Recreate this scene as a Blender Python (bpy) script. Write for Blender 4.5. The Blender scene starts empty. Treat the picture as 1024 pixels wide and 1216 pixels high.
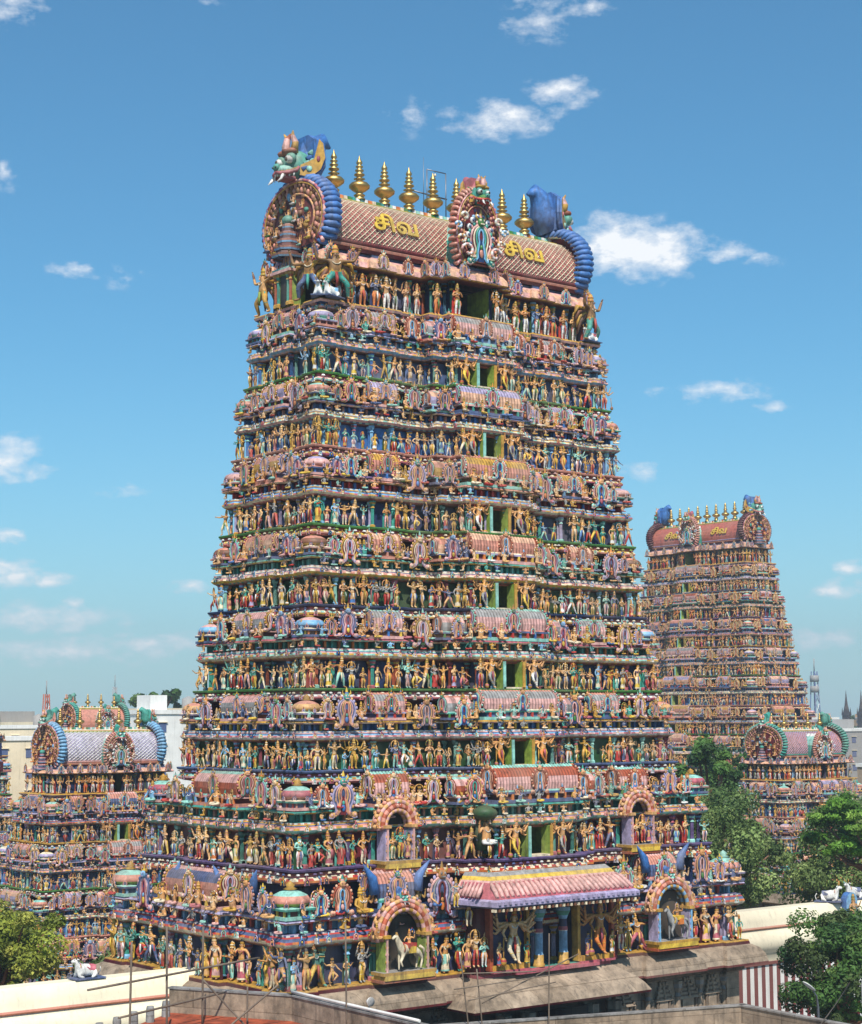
import bpy, math, random
import numpy as np
from mathutils import Vector, Matrix
PI = math.pi
scene = bpy.context.scene
COL = scene.collection
random.seed(7)
RNG = np.random.default_rng(7)
rad = math.radians

# ------------------------------------------------------------------ camera
CAM_POS = Vector((-67.5026, -84.5866, 18.1829))
YAW, PITCH, ROLL = rad(38.477), rad(6.46), rad(-0.289)
FPX = 2150.0
cam = bpy.data.cameras.new("camera")
cam.sensor_fit = 'VERTICAL'
cam.sensor_height = 24.0
cam.lens = 24.0 * FPX / 1216.0
cam.clip_start = 1.0
cam.clip_end = 9000.0
camo = bpy.data.objects.new("camera", cam)
COL.objects.link(camo)
Fv = Vector((math.sin(YAW) * math.cos(PITCH), math.cos(YAW) * math.cos(PITCH), math.sin(PITCH)))
Rv = Vector((math.cos(YAW), -math.sin(YAW), 0.0))
Uv = Rv.cross(Fv)
c_, s_ = math.cos(ROLL), math.sin(ROLL)
R2, U2 = c_ * Rv + s_ * Uv, -s_ * Rv + c_ * Uv
camo.matrix_world = Matrix(((R2.x, U2.x, -Fv.x, CAM_POS.x), (R2.y, U2.y, -Fv.y, CAM_POS.y), (R2.z, U2.z, -Fv.z, CAM_POS.z), (0, 0, 0, 1)))
scene.camera = camo

# ------------------------------------------------------------------ light
SUN_EL, SUN_AZ = rad(52), rad(34)          # azimuth from -Y towards -X
sunv = Vector((-math.sin(SUN_AZ) * math.cos(SUN_EL), -math.cos(SUN_AZ) * math.cos(SUN_EL), math.sin(SUN_EL)))
sl = bpy.data.lights.new("sun", 'SUN')
sl.energy = 4.6
sl.angle = rad(0.55)
sl.color = (1.0, 0.95, 0.87)
so = bpy.data.objects.new("sun", sl)
COL.objects.link(so)
so.rotation_euler = sunv.to_track_quat('Z', 'Y').to_euler()
so.location = (-60, -90, 120)
scene.view_settings.view_transform = 'Standard'
scene.view_settings.look = 'None'
scene.view_settings.exposure = 0.30
scene.view_settings.gamma = 1.0


def lin(h):
    if isinstance(h, str):
        v = [int(h[i:i + 2], 16) / 255 for i in (0, 2, 4)]
    else:
        v = h
    return tuple((x / 12.92 if x <= 0.04045 else ((x + 0.055) / 1.055) ** 2.4) for x in v)


# ------------------------------------------------------------------ sky
w = bpy.data.worlds.new("World")
scene.world = w
w.use_nodes = True
nt = w.node_tree
N, L_ = nt.nodes, nt.links
for n in list(N):
    N.remove(n)


def nd(tree, t, **kw):
    n = tree.nodes.new(t)
    for k, v in kw.items():
        setattr(n, k, v)
    return n


def mth(tree, op, a, b=None, clamp=False):
    n = tree.nodes.new('ShaderNodeMath')
    n.operation = op
    n.use_clamp = clamp
    for i, v in enumerate((a, b)):
        if v is None:
            continue
        if isinstance(v, (int, float)):
            n.inputs[i].default_value = v
        else:
            tree.links.new(v, n.inputs[i])
    return n.outputs[0]


out = nd(nt, 'ShaderNodeOutputWorld')
bg = nd(nt, 'ShaderNodeBackground')
sky = nd(nt, 'ShaderNodeTexSky', sky_type='NISHITA')
sky.sun_disc = False
sky.sun_elevation = SUN_EL
sky.sun_rotation = PI + SUN_AZ
sky.air_density = 1.0
sky.dust_density = 0.6
sky.ozone_density = 2.2
tc = nd(nt, 'ShaderNodeTexCoord')
sep = nd(nt, 'ShaderNodeSeparateXYZ')
L_.new(tc.outputs['Generated'], sep.inputs[0])
az = mth(nt, 'ARCTAN2', sep.outputs[0], sep.outputs[1])
el = mth(nt, 'ARCSINE', sep.outputs[2])
P0 = nd(nt, 'ShaderNodeCombineXYZ')
L_.new(az, P0.inputs[0])
L_.new(el, P0.inputs[1])
mp = nd(nt, 'ShaderNodeVectorMath', operation='MULTIPLY')
L_.new(P0.outputs[0], mp.inputs[0])
mp.inputs[1].default_value = (1.0, 1.7, 1.0)
nz = nd(nt, 'ShaderNodeTexNoise')
nz.inputs['Scale'].default_value = 70
nz.inputs['Detail'].default_value = 9
nz.inputs['Roughness'].default_value = 0.62
L_.new(mp.outputs[0], nz.inputs['Vector'])
nw = nd(nt, 'ShaderNodeTexNoise')
nw.inputs['Scale'].default_value = 45
nw.inputs['Detail'].default_value = 4
L_.new(mp.outputs[0], nw.inputs['Vector'])
wv = nd(nt, 'ShaderNodeVectorMath', operation='SUBTRACT')
L_.new(nw.outputs['Color'], wv.inputs[0])
wv.inputs[1].default_value = (0.5, 0.5, 0.5)
wv2 = nd(nt, 'ShaderNodeVectorMath', operation='MULTIPLY')
L_.new(wv.outputs[0], wv2.inputs[0])
wv2.inputs[1].default_value = (0.034, 0.012, 0.0)
PW = nd(nt, 'ShaderNodeVectorMath', operation='ADD')
L_.new(P0.outputs[0], PW.inputs[0])
L_.new(wv2.outputs[0], PW.inputs[1])
CLOUDS = [(0.7897, 0.2537, 0.0300, 0.0135, 1.3), (0.7734, 0.2601, 0.017, 0.012, 1.3), (0.8387, 0.2513, 0.0121, 0.0047, 0.6), (0.857, 0.2464, 0.0093, 0.0028, 0.3), (0.7149, 0.3257, 0.0279, 0.0084, 0.75), (0.7476, 0.34, 0.0177, 0.0074, 0.65), (0.7371, 0.3787, 0.0195, 0.0112, 0.35), (0.7636, 0.383, 0.0102, 0.0056, 0.4), (0.6597, 0.328, 0.0113, 0.0101, 0.2), (0.4349, 0.3762, 0.0158, 0.0084, 0.5), (0.472, 0.2422, 0.0102, 0.0051, 0.4), (0.501, 0.2374, 0.0093, 0.0056, 0.2), (0.4337, 0.2899, 0.007, 0.0065, 0.45), (0.441, 0.1395, 0.0158, 0.013, 0.75), (0.5013, 0.1225, 0.0158, 0.0033, 0.3), (0.83, 0.1771, 0.0242, 0.0051, 0.5), (0.8595, 0.1674, 0.0084, 0.0042, 0.5), (0.7975, 0.1749, 0.0056, 0.0023, 0.2), (0.7875, 0.1336, 0.0093, 0.0056, 0.4), (0.8904, 0.0672, 0.0112, 0.0047, 0.6), (0.8808, 0.0416, 0.0167, 0.0056, 0.35), (0.4436, 0.0784, 0.0121, 0.0065, 0.8), (0.4646, 0.0759, 0.014, 0.0037, 0.45), (0.5384, 0.0714, 0.0102, 0.0037, 0.4), (0.4596, 0.0536, 0.0372, 0.0074, 0.4), (0.5205, 0.0402, 0.0214, 0.006, 0.38), (0.4733, 0.0369, 0.0419, 0.0074, 0.22), (0.9018, 0.0783, 0.0084, 0.0047, 0.4), (0.441, 0.0978, 0.0065, 0.0042, 0.3), (0.5422, 0.3847, 0.0093, 0.0023, 0.25), (0.4729, 0.0628, 0.0065, 0.0033, 0.4)]
acc = None
low = None
for (a, e, rx, ry, d) in CLOUDS:
    d = d + (.3 if e < .1 else (.0 if d > .3 else -.08))
    s1 = nd(nt, 'ShaderNodeVectorMath', operation='SUBTRACT')
    L_.new(PW.outputs[0], s1.inputs[0])
    s1.inputs[1].default_value = (a, e, 0)
    s2 = nd(nt, 'ShaderNodeVectorMath', operation='MULTIPLY')
    L_.new(s1.outputs[0], s2.inputs[0])
    s2.inputs[1].default_value = (1 / (rx * 1.55), 1 / (ry * 1.5), 0)
    s3 = nd(nt, 'ShaderNodeVectorMath', operation='LENGTH')
    L_.new(s2.outputs[0], s3.inputs[0])
    m = mth(nt, 'SUBTRACT', 1.0, s3.outputs['Value'], True)
    m = mth(nt, 'MULTIPLY', m, 0.26 + d * 0.9)
    acc = m if acc is None else mth(nt, 'MAXIMUM', acc, m)
# billows: mask plus noise, thresholded softly
nn = mth(nt, 'SUBTRACT', nz.outputs['Fac'], 0.5)
gate = mth(nt, 'MULTIPLY', acc, 6.0, True)
t1 = mth(nt, 'MULTIPLY', nn, 1.9)
t2 = mth(nt, 'ADD', acc, t1)
t3 = mth(nt, 'SUBTRACT', t2, 0.14)
t4 = mth(nt, 'MULTIPLY', t3, 1.15, True)
mask = mth(nt, 'MULTIPLY', t4, gate)
mask = mth(nt, 'MULTIPLY', mask, 0.93)
# pale veil near the horizon
hz = mth(nt, 'SUBTRACT', 1.0, mth(nt, 'MULTIPLY', mth(nt, 'ABSOLUTE', el), 4.2), True)
hz = mth(nt, 'POWER', hz, 2.4)
hz = mth(nt, 'MULTIPLY', hz, 0.55)
tint = nd(nt, 'ShaderNodeMixRGB', blend_type='MULTIPLY')
tint.inputs[0].default_value = 1.0
tint.inputs[2].default_value = (0.47, 0.96, 1.10, 1)
L_.new(sky.outputs[0], tint.inputs[1])
veil = nd(nt, 'ShaderNodeMixRGB')
veil.inputs[2].default_value = (5.2, 6.5, 7.5, 1)
L_.new(hz, veil.inputs[0])
L_.new(tint.outputs[0], veil.inputs[1])
cm = nd(nt, 'ShaderNodeMixRGB')
shade = nd(nt, 'ShaderNodeMixRGB')
shade.inputs[1].default_value = (6.0, 6.6, 7.6, 1)
shade.inputs[2].default_value = (8.8, 8.9, 9.0, 1)
L_.new(mask, shade.inputs[0])
L_.new(mask, cm.inputs[0])
L_.new(veil.outputs[0], cm.inputs[1])
L_.new(shade.outputs[0], cm.inputs[2])
L_.new(cm.outputs[0], bg.inputs[0])
bg.inputs[1].default_value = 0.1
L_.new(bg.outputs[0], out.inputs[0])

# ------------------------------------------------------------------ materials
MATS = {}


def mat(name, fn):
    if name not in MATS:
        m = bpy.data.materials.new(name)
        m.use_nodes = True
        fn(m.node_tree, m.node_tree.nodes['Principled BSDF'])
        MATS[name] = m
    return MATS[name]


def _paint(dirt, scale, rough, spec=0.35, bump=0.25, light=1.12, streak=.6, joints=False):
    def f(t, b):
        a = nd(t, 'ShaderNodeAttribute', attribute_name='paint')
        n1 = nd(t, 'ShaderNodeTexNoise')
        n1.inputs['Scale'].default_value = scale
        n1.inputs['Detail'].default_value = 8
        n1.inputs['Roughness'].default_value = 0.7
        g = nd(t, 'ShaderNodeNewGeometry')
        t.links.new(g.outputs['Position'], n1.inputs['Vector'])
        r = nd(t, 'ShaderNodeMapRange')
        r.inputs[1].default_value = 0.34
        r.inputs[2].default_value = 0.66
        r.inputs[3].default_value = 1 - dirt
        r.inputs[4].default_value = light
        t.links.new(n1.outputs['Fac'], r.inputs[0])
        mx = nd(t, 'ShaderNodeMixRGB', blend_type='MULTIPLY')
        mx.inputs[0].default_value = 1
        t.links.new(a.outputs['Color'], mx.inputs[1])
        t.links.new(r.outputs[0], mx.inputs[2])
        # sun bleaching and dust in patches of several metres
        n2 = nd(t, 'ShaderNodeTexNoise')
        n2.inputs['Scale'].default_value = scale * 0.12
        n2.inputs['Detail'].default_value = 5
        t.links.new(g.outputs['Position'], n2.inputs['Vector'])
        r2 = nd(t, 'ShaderNodeMapRange')
        r2.inputs[1].default_value = 0.45
        r2.inputs[2].default_value = 0.75
        r2.inputs[3].default_value = 0.0
        r2.inputs[4].default_value = 0.4
        t.links.new(n2.outputs['Fac'], r2.inputs[0])
        m2 = nd(t, 'ShaderNodeMixRGB')
        m2.inputs[2].default_value = (0.36, 0.27, 0.2, 1)
        t.links.new(r2.outputs[0], m2.inputs[0])
        t.links.new(mx.outputs[0], m2.inputs[1])
        t.links.new(m2.outputs[0], b.inputs['Base Color'])
        mp_ = nd(t, 'ShaderNodeMapping'); mp_.inputs['Scale'].default_value = (2.2, 2.2, .16)
        t.links.new(g.outputs['Position'], mp_.inputs[0])
        n3 = nd(t, 'ShaderNodeTexNoise'); n3.inputs['Scale'].default_value = 1.6; n3.inputs['Detail'].default_value = 7; n3.inputs['Roughness'].default_value = .65
        t.links.new(mp_.outputs[0], n3.inputs['Vector'])
        r3 = nd(t, 'ShaderNodeMapRange'); r3.inputs[1].default_value = .52; r3.inputs[2].default_value = .72; r3.inputs[3].default_value = 0; r3.inputs[4].default_value = streak
        t.links.new(n3.outputs['Fac'], r3.inputs[0])
        m3 = nd(t, 'ShaderNodeMixRGB'); m3.inputs[2].default_value = (.05, .045, .04, 1)
        t.links.new(r3.outputs[0], m3.inputs[0]); t.links.new(m2.outputs[0], m3.inputs[1])
        fin_ = m3.outputs[0]
        if joints:
            sx_ = nd(t, 'ShaderNodeSeparateXYZ'); t.links.new(g.outputs['Position'], sx_.inputs[0])
            u_ = mth(t, 'ADD', sx_.outputs[0], sx_.outputs[1])
            cx_ = nd(t, 'ShaderNodeCombineXYZ'); t.links.new(u_, cx_.inputs[0]); t.links.new(sx_.outputs[2], cx_.inputs[1])
            bk = nd(t, 'ShaderNodeTexBrick')
            bk.inputs['Scale'].default_value = 1.0; bk.inputs['Brick Width'].default_value = 2.3; bk.inputs['Row Height'].default_value = .95; bk.inputs['Mortar Size'].default_value = .016
            bk.inputs['Color1'].default_value = (1, 1, 1, 1); bk.inputs['Color2'].default_value = (.78, .76, .74, 1); bk.inputs['Mortar'].default_value = (.5, .47, .44, 1)
            t.links.new(cx_.outputs[0], bk.inputs['Vector'])
            m4 = nd(t, 'ShaderNodeMixRGB', blend_type='MULTIPLY'); m4.inputs[0].default_value = 1
            t.links.new(fin_, m4.inputs[1]); t.links.new(bk.outputs['Color'], m4.inputs[2]); fin_ = m4.outputs[0]
        t.links.new(fin_, b.inputs['Base Color'])
        b.inputs['Roughness'].default_value = rough
        b.inputs['Specular IOR Level'].default_value = spec
        bp = nd(t, 'ShaderNodeBump')
        bp.inputs['Strength'].default_value = bump
        bp.inputs['Distance'].default_value = 0.05
        t.links.new(n1.outputs['Fac'], bp.inputs['Height'])
        t.links.new(bp.outputs[0], b.inputs['Normal'])
    return f


def _metal(col, rough):
    def f(t, b):
        b.inputs['Base Color'].default_value = (*col, 1)
        b.inputs['Metallic'].default_value = 1
        n = nd(t, 'ShaderNodeTexNoise')
        n.inputs['Scale'].default_value = 9
        n.inputs['Detail'].default_value = 6
        r = nd(t, 'ShaderNodeMapRange')
        r.inputs[3].default_value = rough - 0.12
        r.inputs[4].default_value = rough + 0.18
        g = nd(t, 'ShaderNodeNewGeometry')
        t.links.new(g.outputs['Position'], n.inputs['Vector'])
        t.links.new(n.outputs['Fac'], r.inputs[0])
        t.links.new(r.outputs[0], b.inputs['Roughness'])
    return f


def _leaf(t, b):
    a = nd(t, 'ShaderNodeAttribute', attribute_name='paint')
    t.links.new(a.outputs['Color'], b.inputs['Base Color'])
    b.inputs['Roughness'].default_value = 0.55
    b.inputs['Specular IOR Level'].default_value = 0.25
    o = t.nodes['Material Output']
    tr = nd(t, 'ShaderNodeBsdfTranslucent')
    t.links.new(a.outputs['Color'], tr.inputs['Color'])
    ms = nd(t, 'ShaderNodeMixShader')
    ms.inputs[0].default_value = 0.3
    t.links.new(b.outputs[0], ms.inputs[1])
    t.links.new(tr.outputs[0], ms.inputs[2])
    t.links.new(ms.outputs[0], o.inputs['Surface'])


def _ground(t, b):
    g = nd(t, 'ShaderNodeNewGeometry')
    n = nd(t, 'ShaderNodeTexNoise')
    n.inputs['Scale'].default_value = 0.03
    n.inputs['Detail'].default_value = 8
    t.links.new(g.outputs['Position'], n.inputs['Vector'])
    cr = nd(t, 'ShaderNodeValToRGB')
    cr.color_ramp.elements[0].position = 0.4
    cr.color_ramp.elements[0].color = (0.06, 0.075, 0.035, 1)
    cr.color_ramp.elements[1].position = 0.6
    cr.color_ramp.elements[1].color = (0.26, 0.21, 0.16, 1)
    t.links.new(n.outputs['Fac'], cr.inputs[0])
    t.links.new(cr.outputs[0], b.inputs['Base Color'])
    b.inputs['Roughness'].default_value = 0.9


STUCCO = mat('painted_stucco', _paint(0.5, 2.6, 0.55, light=1.2))
ROOFM = mat('glazed_roof', _paint(0.35, 3.0, 0.38, 0.5, light=1.1))
STONE = mat('weathered_granite', _paint(0.6, 1.1, 0.85, 0.2, 0.7, 1.2, .6, True))
PLASTER = mat('limewash_plaster', _paint(0.14, 0.5, 0.8, 0.2, 0.1, 1.03, .22))
WOOD = mat('bamboo_wood', _paint(0.3, 3.0, 0.7))
CLOTHM = mat('plain_paint', _paint(0.15, 2.0, 0.5, light=1.05, streak=.1))
LEAF = mat('leaves', _leaf)
BRASS = mat('gilded_brass', _metal((0.55, 0.36, 0.13), 0.42))
STEEL = mat('dull_steel', _metal((0.25, 0.25, 0.27), 0.5))

HEX = dict(pink='dfaaa2', salmon='d08c78', rose='b45c68', lilac='ab9fbe', blue='4274b4', sky='7fb2d6', navy='22325c', teal='439a8a',
           aqua='92c9ba', green='47803a', dkgreen='2b4f2c', olive='8aa242', yellow='dfb844', ochre='c4953c', cream='ead8b8', white='e8e5df',
           red='bb3a32', maroon='6e2028', orange='d87c3a', brown='7a4c34', tan='d8a469', gold='bb8a34', slate='55648a', purple='66527c',
           black='131313', ivory='eee2c4', skin='dca062', skin2='c88a50', skin3='e2b684', grey='9a9896', stone='a8947f', dkstone='6e6053', flesh='d8a070',
           rust='a85236', roof='b0605a', spire='3a2c2a', roof2='b86656', wine='501522', bronze='8a6234', peach='e4b090')
K = {k: np.array(lin(v)) for k, v in HEX.items()}
KN = list(K)


# ------------------------------------------------------------------ mesh builder
class MB:
    """collects quads and triangles; colour rows are (r,g,b,smooth) or (palette index,0,0,smooth) in a template"""

    def __init__(s):
        s.v = []; s.n = 0; s.q = []; s.qc = []; s.t = []; s.tc = []

    def raw(s, V, Q=None, QC=None, T=None, TC=None):
        V = np.asarray(V, float)
        if Q is not None and len(Q):
            s.q.append(np.asarray(Q) + s.n); s.qc.append(np.asarray(QC, float))
        if T is not None and len(T):
            s.t.append(np.asarray(T) + s.n); s.tc.append(np.asarray(TC, float))
        s.v.append(V); s.n += len(V)

    def fz(s):
        V = np.concatenate(s.v) if s.v else np.zeros((0, 3))
        Q = np.concatenate(s.q) if s.q else np.zeros((0, 4), int)
        QC = np.concatenate(s.qc) if s.qc else np.zeros((0, 4))
        T = np.concatenate(s.t) if s.t else np.zeros((0, 3), int)
        TC = np.concatenate(s.tc) if s.tc else np.zeros((0, 4))
        s.v = [V]; s.q = [Q]; s.qc = [QC]; s.t = [T]; s.tc = [TC]
        return V, Q, QC, T, TC

    def add(s, o, loc=(0, 0, 0), rot=0.0, sc=1.0, pal=None, M=None):
        V, Q, QC, T, TC = o.fz()
        if M is None:
            c, n = math.cos(rot), math.sin(rot)
            S = np.array(sc if hasattr(sc, '__len__') else (sc, sc, sc), float)
            A = np.array([[c, -n, 0], [n, c, 0], [0, 0, 1.0]]) * S[None, :]
        else:
            A = M
        W = V @ A.T + np.array(loc)
        if pal is not None:
            P = np.array([K[p] if isinstance(p, str) else p for p in pal])
            def cv(C):
                if not len(C): return C
                R = np.empty_like(C); R[:, :3] = P[C[:, 0].astype(int) % len(P)]; R[:, 3] = C[:, 3]
                return R
            QC, TC = cv(QC), cv(TC)
        flip = np.linalg.det(A) < 0
        s.raw(W, Q[:, ::-1] if flip else Q, QC, T[:, ::-1] if flip else T, TC)

    def build(s, name, m=None, parent=None, loc=(0, 0, 0), hide=False):
        me = s.mesh(name, m, loc)
        return link(name, me, parent, loc)

    def mesh(s, name, m=None, loc=(0, 0, 0)):
        V, Q, QC, T, TC = s.fz()
        me = bpy.data.meshes.new(name)
        V = V - np.array(loc)
        nq, ntr = len(Q), len(T)
        me.vertices.add(len(V)); me.vertices.foreach_set('co', V.ravel().astype(np.float32))
        me.loops.add(nq * 4 + ntr * 3)
        me.loops.foreach_set('vertex_index', np.concatenate([Q.ravel(), T.ravel()]).astype(np.int32))
        me.polygons.add(nq + ntr)
        st = np.concatenate([np.arange(nq) * 4, nq * 4 + np.arange(ntr) * 3]).astype(np.int32)
        me.polygons.foreach_set('loop_start', st)
        C = np.concatenate([QC, TC]) if nq + ntr else np.zeros((0, 4))
        me.polygons.foreach_set('use_smooth', (C[:, 3] > .5))
        me.update(calc_edges=True)
        at = me.attributes.new('paint', 'FLOAT_COLOR', 'FACE')
        CC = np.ones((len(C), 4), np.float32); CC[:, :3] = C[:, :3]
        at.data.foreach_set('color', CC.ravel())
        me.materials.append(m or STUCCO)
        return me


def link(name, me, parent=None, loc=(0, 0, 0), rotz=0.0, sc=None):
    o = bpy.data.objects.new(name, me)
    COL.objects.link(o)
    o.location = loc
    if rotz: o.rotation_euler = (0, 0, rotz)
    if sc is not None: o.scale = sc if hasattr(sc, '__len__') else (sc, sc, sc)
    if parent is not None: o.parent = parent
    return o


def tag(o, label, cat, group=None):
    o['label'] = label; o['category'] = cat
    if group: o['group'] = group
    return o


def sub(mb, name, m, storey, z0):
    me = mb.mesh(name, m, (0, 0, z0))
    return link(name, me, storey)


def thing_node(root, z0):
    me = bpy.data.meshes.new('storey')
    return link('storey', me, root, (0, 0, z0))


def fill(o, mb, z0):
    o.data = mb.mesh('storey', STUCCO, (0, 0, z0))


def thing(name, label, cat, loc=(0, 0, 0), rotz=0.0, group=None):
    o = link(name, None, None, loc, rotz)
    return tag(o, label, cat, group)


def C4(c, sm=0, n=1):
    if isinstance(c, str): c = K[c]
    if isinstance(c, (int, np.integer)): c = (c, 0, 0)
    return np.tile(np.array([*c, sm], float), (n, 1))


BQ = np.array([[0, 3, 2, 1], [4, 5, 6, 7], [0, 1, 5, 4], [1, 2, 6, 5], [2, 3, 7, 6], [3, 0, 4, 7]])


def box(mb, c, s, col, taper=1.0, rot=0.0, top=None):
    x, y, z = [a / 2 for a in s]
    V = np.array([[-x, -y, -z], [x, -y, -z], [x, y, -z], [-x, y, -z], [-x * taper, -y * taper, z], [x * taper, -y * taper, z], [x * taper, y * taper, z], [-x * taper, y * taper, z]])
    if rot:
        cc, ss = math.cos(rot), math.sin(rot)
        V = V @ np.array([[cc, ss, 0], [-ss, cc, 0], [0, 0, 1]])
    Cc = C4(col, 0, 6)
    if top is not None: Cc[1] = C4(top)[0]
    mb.raw(V + np.array(c), BQ, Cc)


def lathe(mb, c, prof, n=12, sm=1, ax=None, squash=(1, 1), phase=0.0):
    """prof: (r, z, colour)"""
    a = np.arange(n) * 2 * PI / n + phase
    V = []
    for r, z, col in prof:
        V.append(np.stack([r * squash[0] * np.cos(a), r * squash[1] * np.sin(a), np.full(n, z)], -1))
    V = np.concatenate(V)
    if ax is not None: V = V @ ax.T
    Q = []; QC = []
    i = np.arange(n)
    for k in range(len(prof) - 1):
        Q.append(np.stack([k * n + i, k * n + (i + 1) % n, (k + 1) * n + (i + 1) % n, (k + 1) * n + i], -1))
        QC.append(C4(prof[k][2], sm, n))
    mb.raw(V + np.array(c), np.concatenate(Q), np.concatenate(QC))


def ball(mb, c, r, col, n=8, m=5, sm=1, col2=None):
    r = r if hasattr(r, '__len__') else (r, r, r)
    prof = [(max(math.sin(PI * k / m), 1e-3), -math.cos(PI * k / m), col if (col2 is None or k < m / 2) else col2) for k in range(m + 1)]
    t = MB()
    lathe(t, (0, 0, 0), prof, n, sm)
    mb.add(t, c, 0, r)


def tube(mb, P, R, col, n=6, sm=1, closed=False, cap=True, flat=None, alt=None):
    """sweep along the points P with radii R; alt = second colour every other segment"""
    P = np.asarray(P, float); m = len(P)
    R = np.full(m, R, float) if not hasattr(R, '__len__') else np.asarray(R, float)
    if closed: Tn = np.roll(P, -1, 0) - np.roll(P, 1, 0)
    else: Tn = np.gradient(P, axis=0)
    Tn /= (np.linalg.norm(Tn, axis=1)[:, None] + 1e-9)
    ref = np.array([0, 0, 1.0]) if abs(Tn[0, 2]) < 0.9 else np.array([0, 1.0, 0])
    if flat is not None: ref = np.array(flat, float)
    u = ref - Tn[0] * (ref @ Tn[0]); u /= np.linalg.norm(u) + 1e-9
    a = np.arange(n) * 2 * PI / n
    V = []
    for k in range(m):
        u = u - Tn[k] * (u @ Tn[k]); u /= np.linalg.norm(u) + 1e-9
        b = np.cross(Tn[k], u)
        V.append(P[k] + R[k] * (np.cos(a)[:, None] * u + np.sin(a)[:, None] * b))
    V = np.concatenate(V)
    i = np.arange(n); Q = []; QC = []
    for k in range(m if closed else m - 1):
        k2 = (k + 1) % m
        Q.append(np.stack([k * n + i, k * n + (i + 1) % n, k2 * n + (i + 1) % n, k2 * n + i], -1))
        QC.append(C4(alt if (alt is not None and k % 2) else col, sm, n))
    T = []; 
    if cap and not closed:
        for base, sg in ((0, -1), ((m - 1) * n, 1)):
            for j in range(1, n - 1):
                T.append([base, base + j, base + j + 1][::sg])
    mb.raw(V, np.concatenate(Q), np.concatenate(QC), T, C4(col, 0, len(T)) if T else None)


def prism(mb, pts, y0, y1, col, side=None, back=True):
    """outline pts (x,z), counter-clockwise seen from -Y, extruded from y0 (front) to y1"""
    pts = np.asarray(pts, float); n = len(pts)
    c = pts.mean(0)
    V = [np.stack([pts[:, 0], np.full(n, y0), pts[:, 1]], -1), np.stack([pts[:, 0], np.full(n, y1), pts[:, 1]], -1), [[c[0], y0, c[1]], [c[0], y1, c[1]]]]
    V = np.concatenate(V)
    i = np.arange(n); j = (i + 1) % n
    Q = np.stack([i, i + n, j + n, j], -1)
    T = [np.stack([i, j, np.full(n, 2 * n)], -1)]
    if back: T.append(np.stack([j + n, i + n, np.full(n, 2 * n + 1)], -1))
    T = np.concatenate(T)
    mb.raw(V, Q, C4(side if side is not None else col, 0, n), T, C4(col, 0, len(T)))


def offpoly(poly, o):
    p = np.asarray(poly, float)
    e = np.roll(p, -1, 0) - p
    e /= np.linalg.norm(e, axis=1)[:, None] + 1e-12
    nrm = np.stack([e[:, 1], -e[:, 0]], -1)
    n1 = np.roll(nrm, 1, 0)
    d = (n1 + nrm) / (1 + (n1 * nrm).sum(1))[:, None]
    return p + d * o


def mould(mb, polys, prof, zs=1.0, z0=0.0, edgecol=None):
    """prof rows: (poly index, offset, z, colour[, colour2, step]); colour applies from this row to the next"""
    n = len(polys[0])
    rings = []
    for r in prof:
        q = offpoly(polys[r[0]], r[1])
        rings.append(np.concatenate([q, np.full((n, 1), z0 + r[2] * zs)], 1))
    for k in range(len(prof) - 1):
        a, b = rings[k], rings[k + 1]
        r = prof[k]
        c1 = r[3]
        for i in range(n):
            j = (i + 1) % n
            cc = c1
            if edgecol and i in edgecol: cc = edgecol[i]
            if len(r) > 5 and not (edgecol and i in edgecol):
                ln = np.linalg.norm(a[j] - a[i])
                m = max(1, int(round(ln / r[5])))
            else:
                m = 1
            t = np.linspace(0, 1, m + 1)[:, None]
            A = a[i] + (a[j] - a[i]) * t; B = b[i] + (b[j] - b[i]) * t
            V = np.concatenate([A, B])
            q = np.arange(m)
            Q = np.stack([q, q + 1, q + m + 2, q + m + 1], -1)
            QC = C4(cc, 0, m)
            if m > 1: QC[1::2] = C4(r[4])[0]
            mb.raw(V, Q, QC)


# ------------------------------------------------------------------ statues (continuous bodies grown with a Skin modifier)
def skin_body(J, E, root=0, sub=1):
    names = list(J)
    me = bpy.data.meshes.new('tmp')
    me.from_pydata([J[k][0] for k in names], [(names.index(a), names.index(b)) for a, b in E], [])
    o = bpy.data.objects.new('tmp', me)
    COL.objects.link(o)
    md = o.modifiers.new('s', 'SKIN')
    for i, k in enumerate(names):
        r = J[k][1]
        r = r if hasattr(r, '__len__') else (r, r)
        me.skin_vertices[0].data[i].radius = r
        me.skin_vertices[0].data[i].use_root = (i == root)
    md.branch_smoothing = 0.3
    ms = o.modifiers.new('b', 'SUBSURF')
    ms.levels = sub; ms.render_levels = sub
    dg = bpy.context.evaluated_depsgraph_get()
    ev = o.evaluated_get(dg)
    m2 = ev.to_mesh()
    nv = len(m2.vertices)
    V = np.empty(nv * 3, np.float32); m2.vertices.foreach_get('co', V); V = V.reshape(-1, 3).astype(float)
    F = [tuple(p.vertices) for p in m2.polygons]
    ev.to_mesh_clear()
    COL.objects.unlink(o)
    bpy.data.objects.remove(o)
    bpy.data.meshes.remove(me)
    return V, F


def body_to(mb, V, F, colf):
    Q = np.array([f for f in F if len(f) == 4]); T = np.array([f for f in F if len(f) == 3])
    def cc(A):
        if not len(A): return np.zeros((0, 4))
        ctr = V[A].mean(1)
        return np.array([[colf(p), 0, 0, 1] for p in ctr], float)
    mb.raw(V, Q, cc(Q), T if len(T) else None, cc(T) if len(T) else None)


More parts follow.
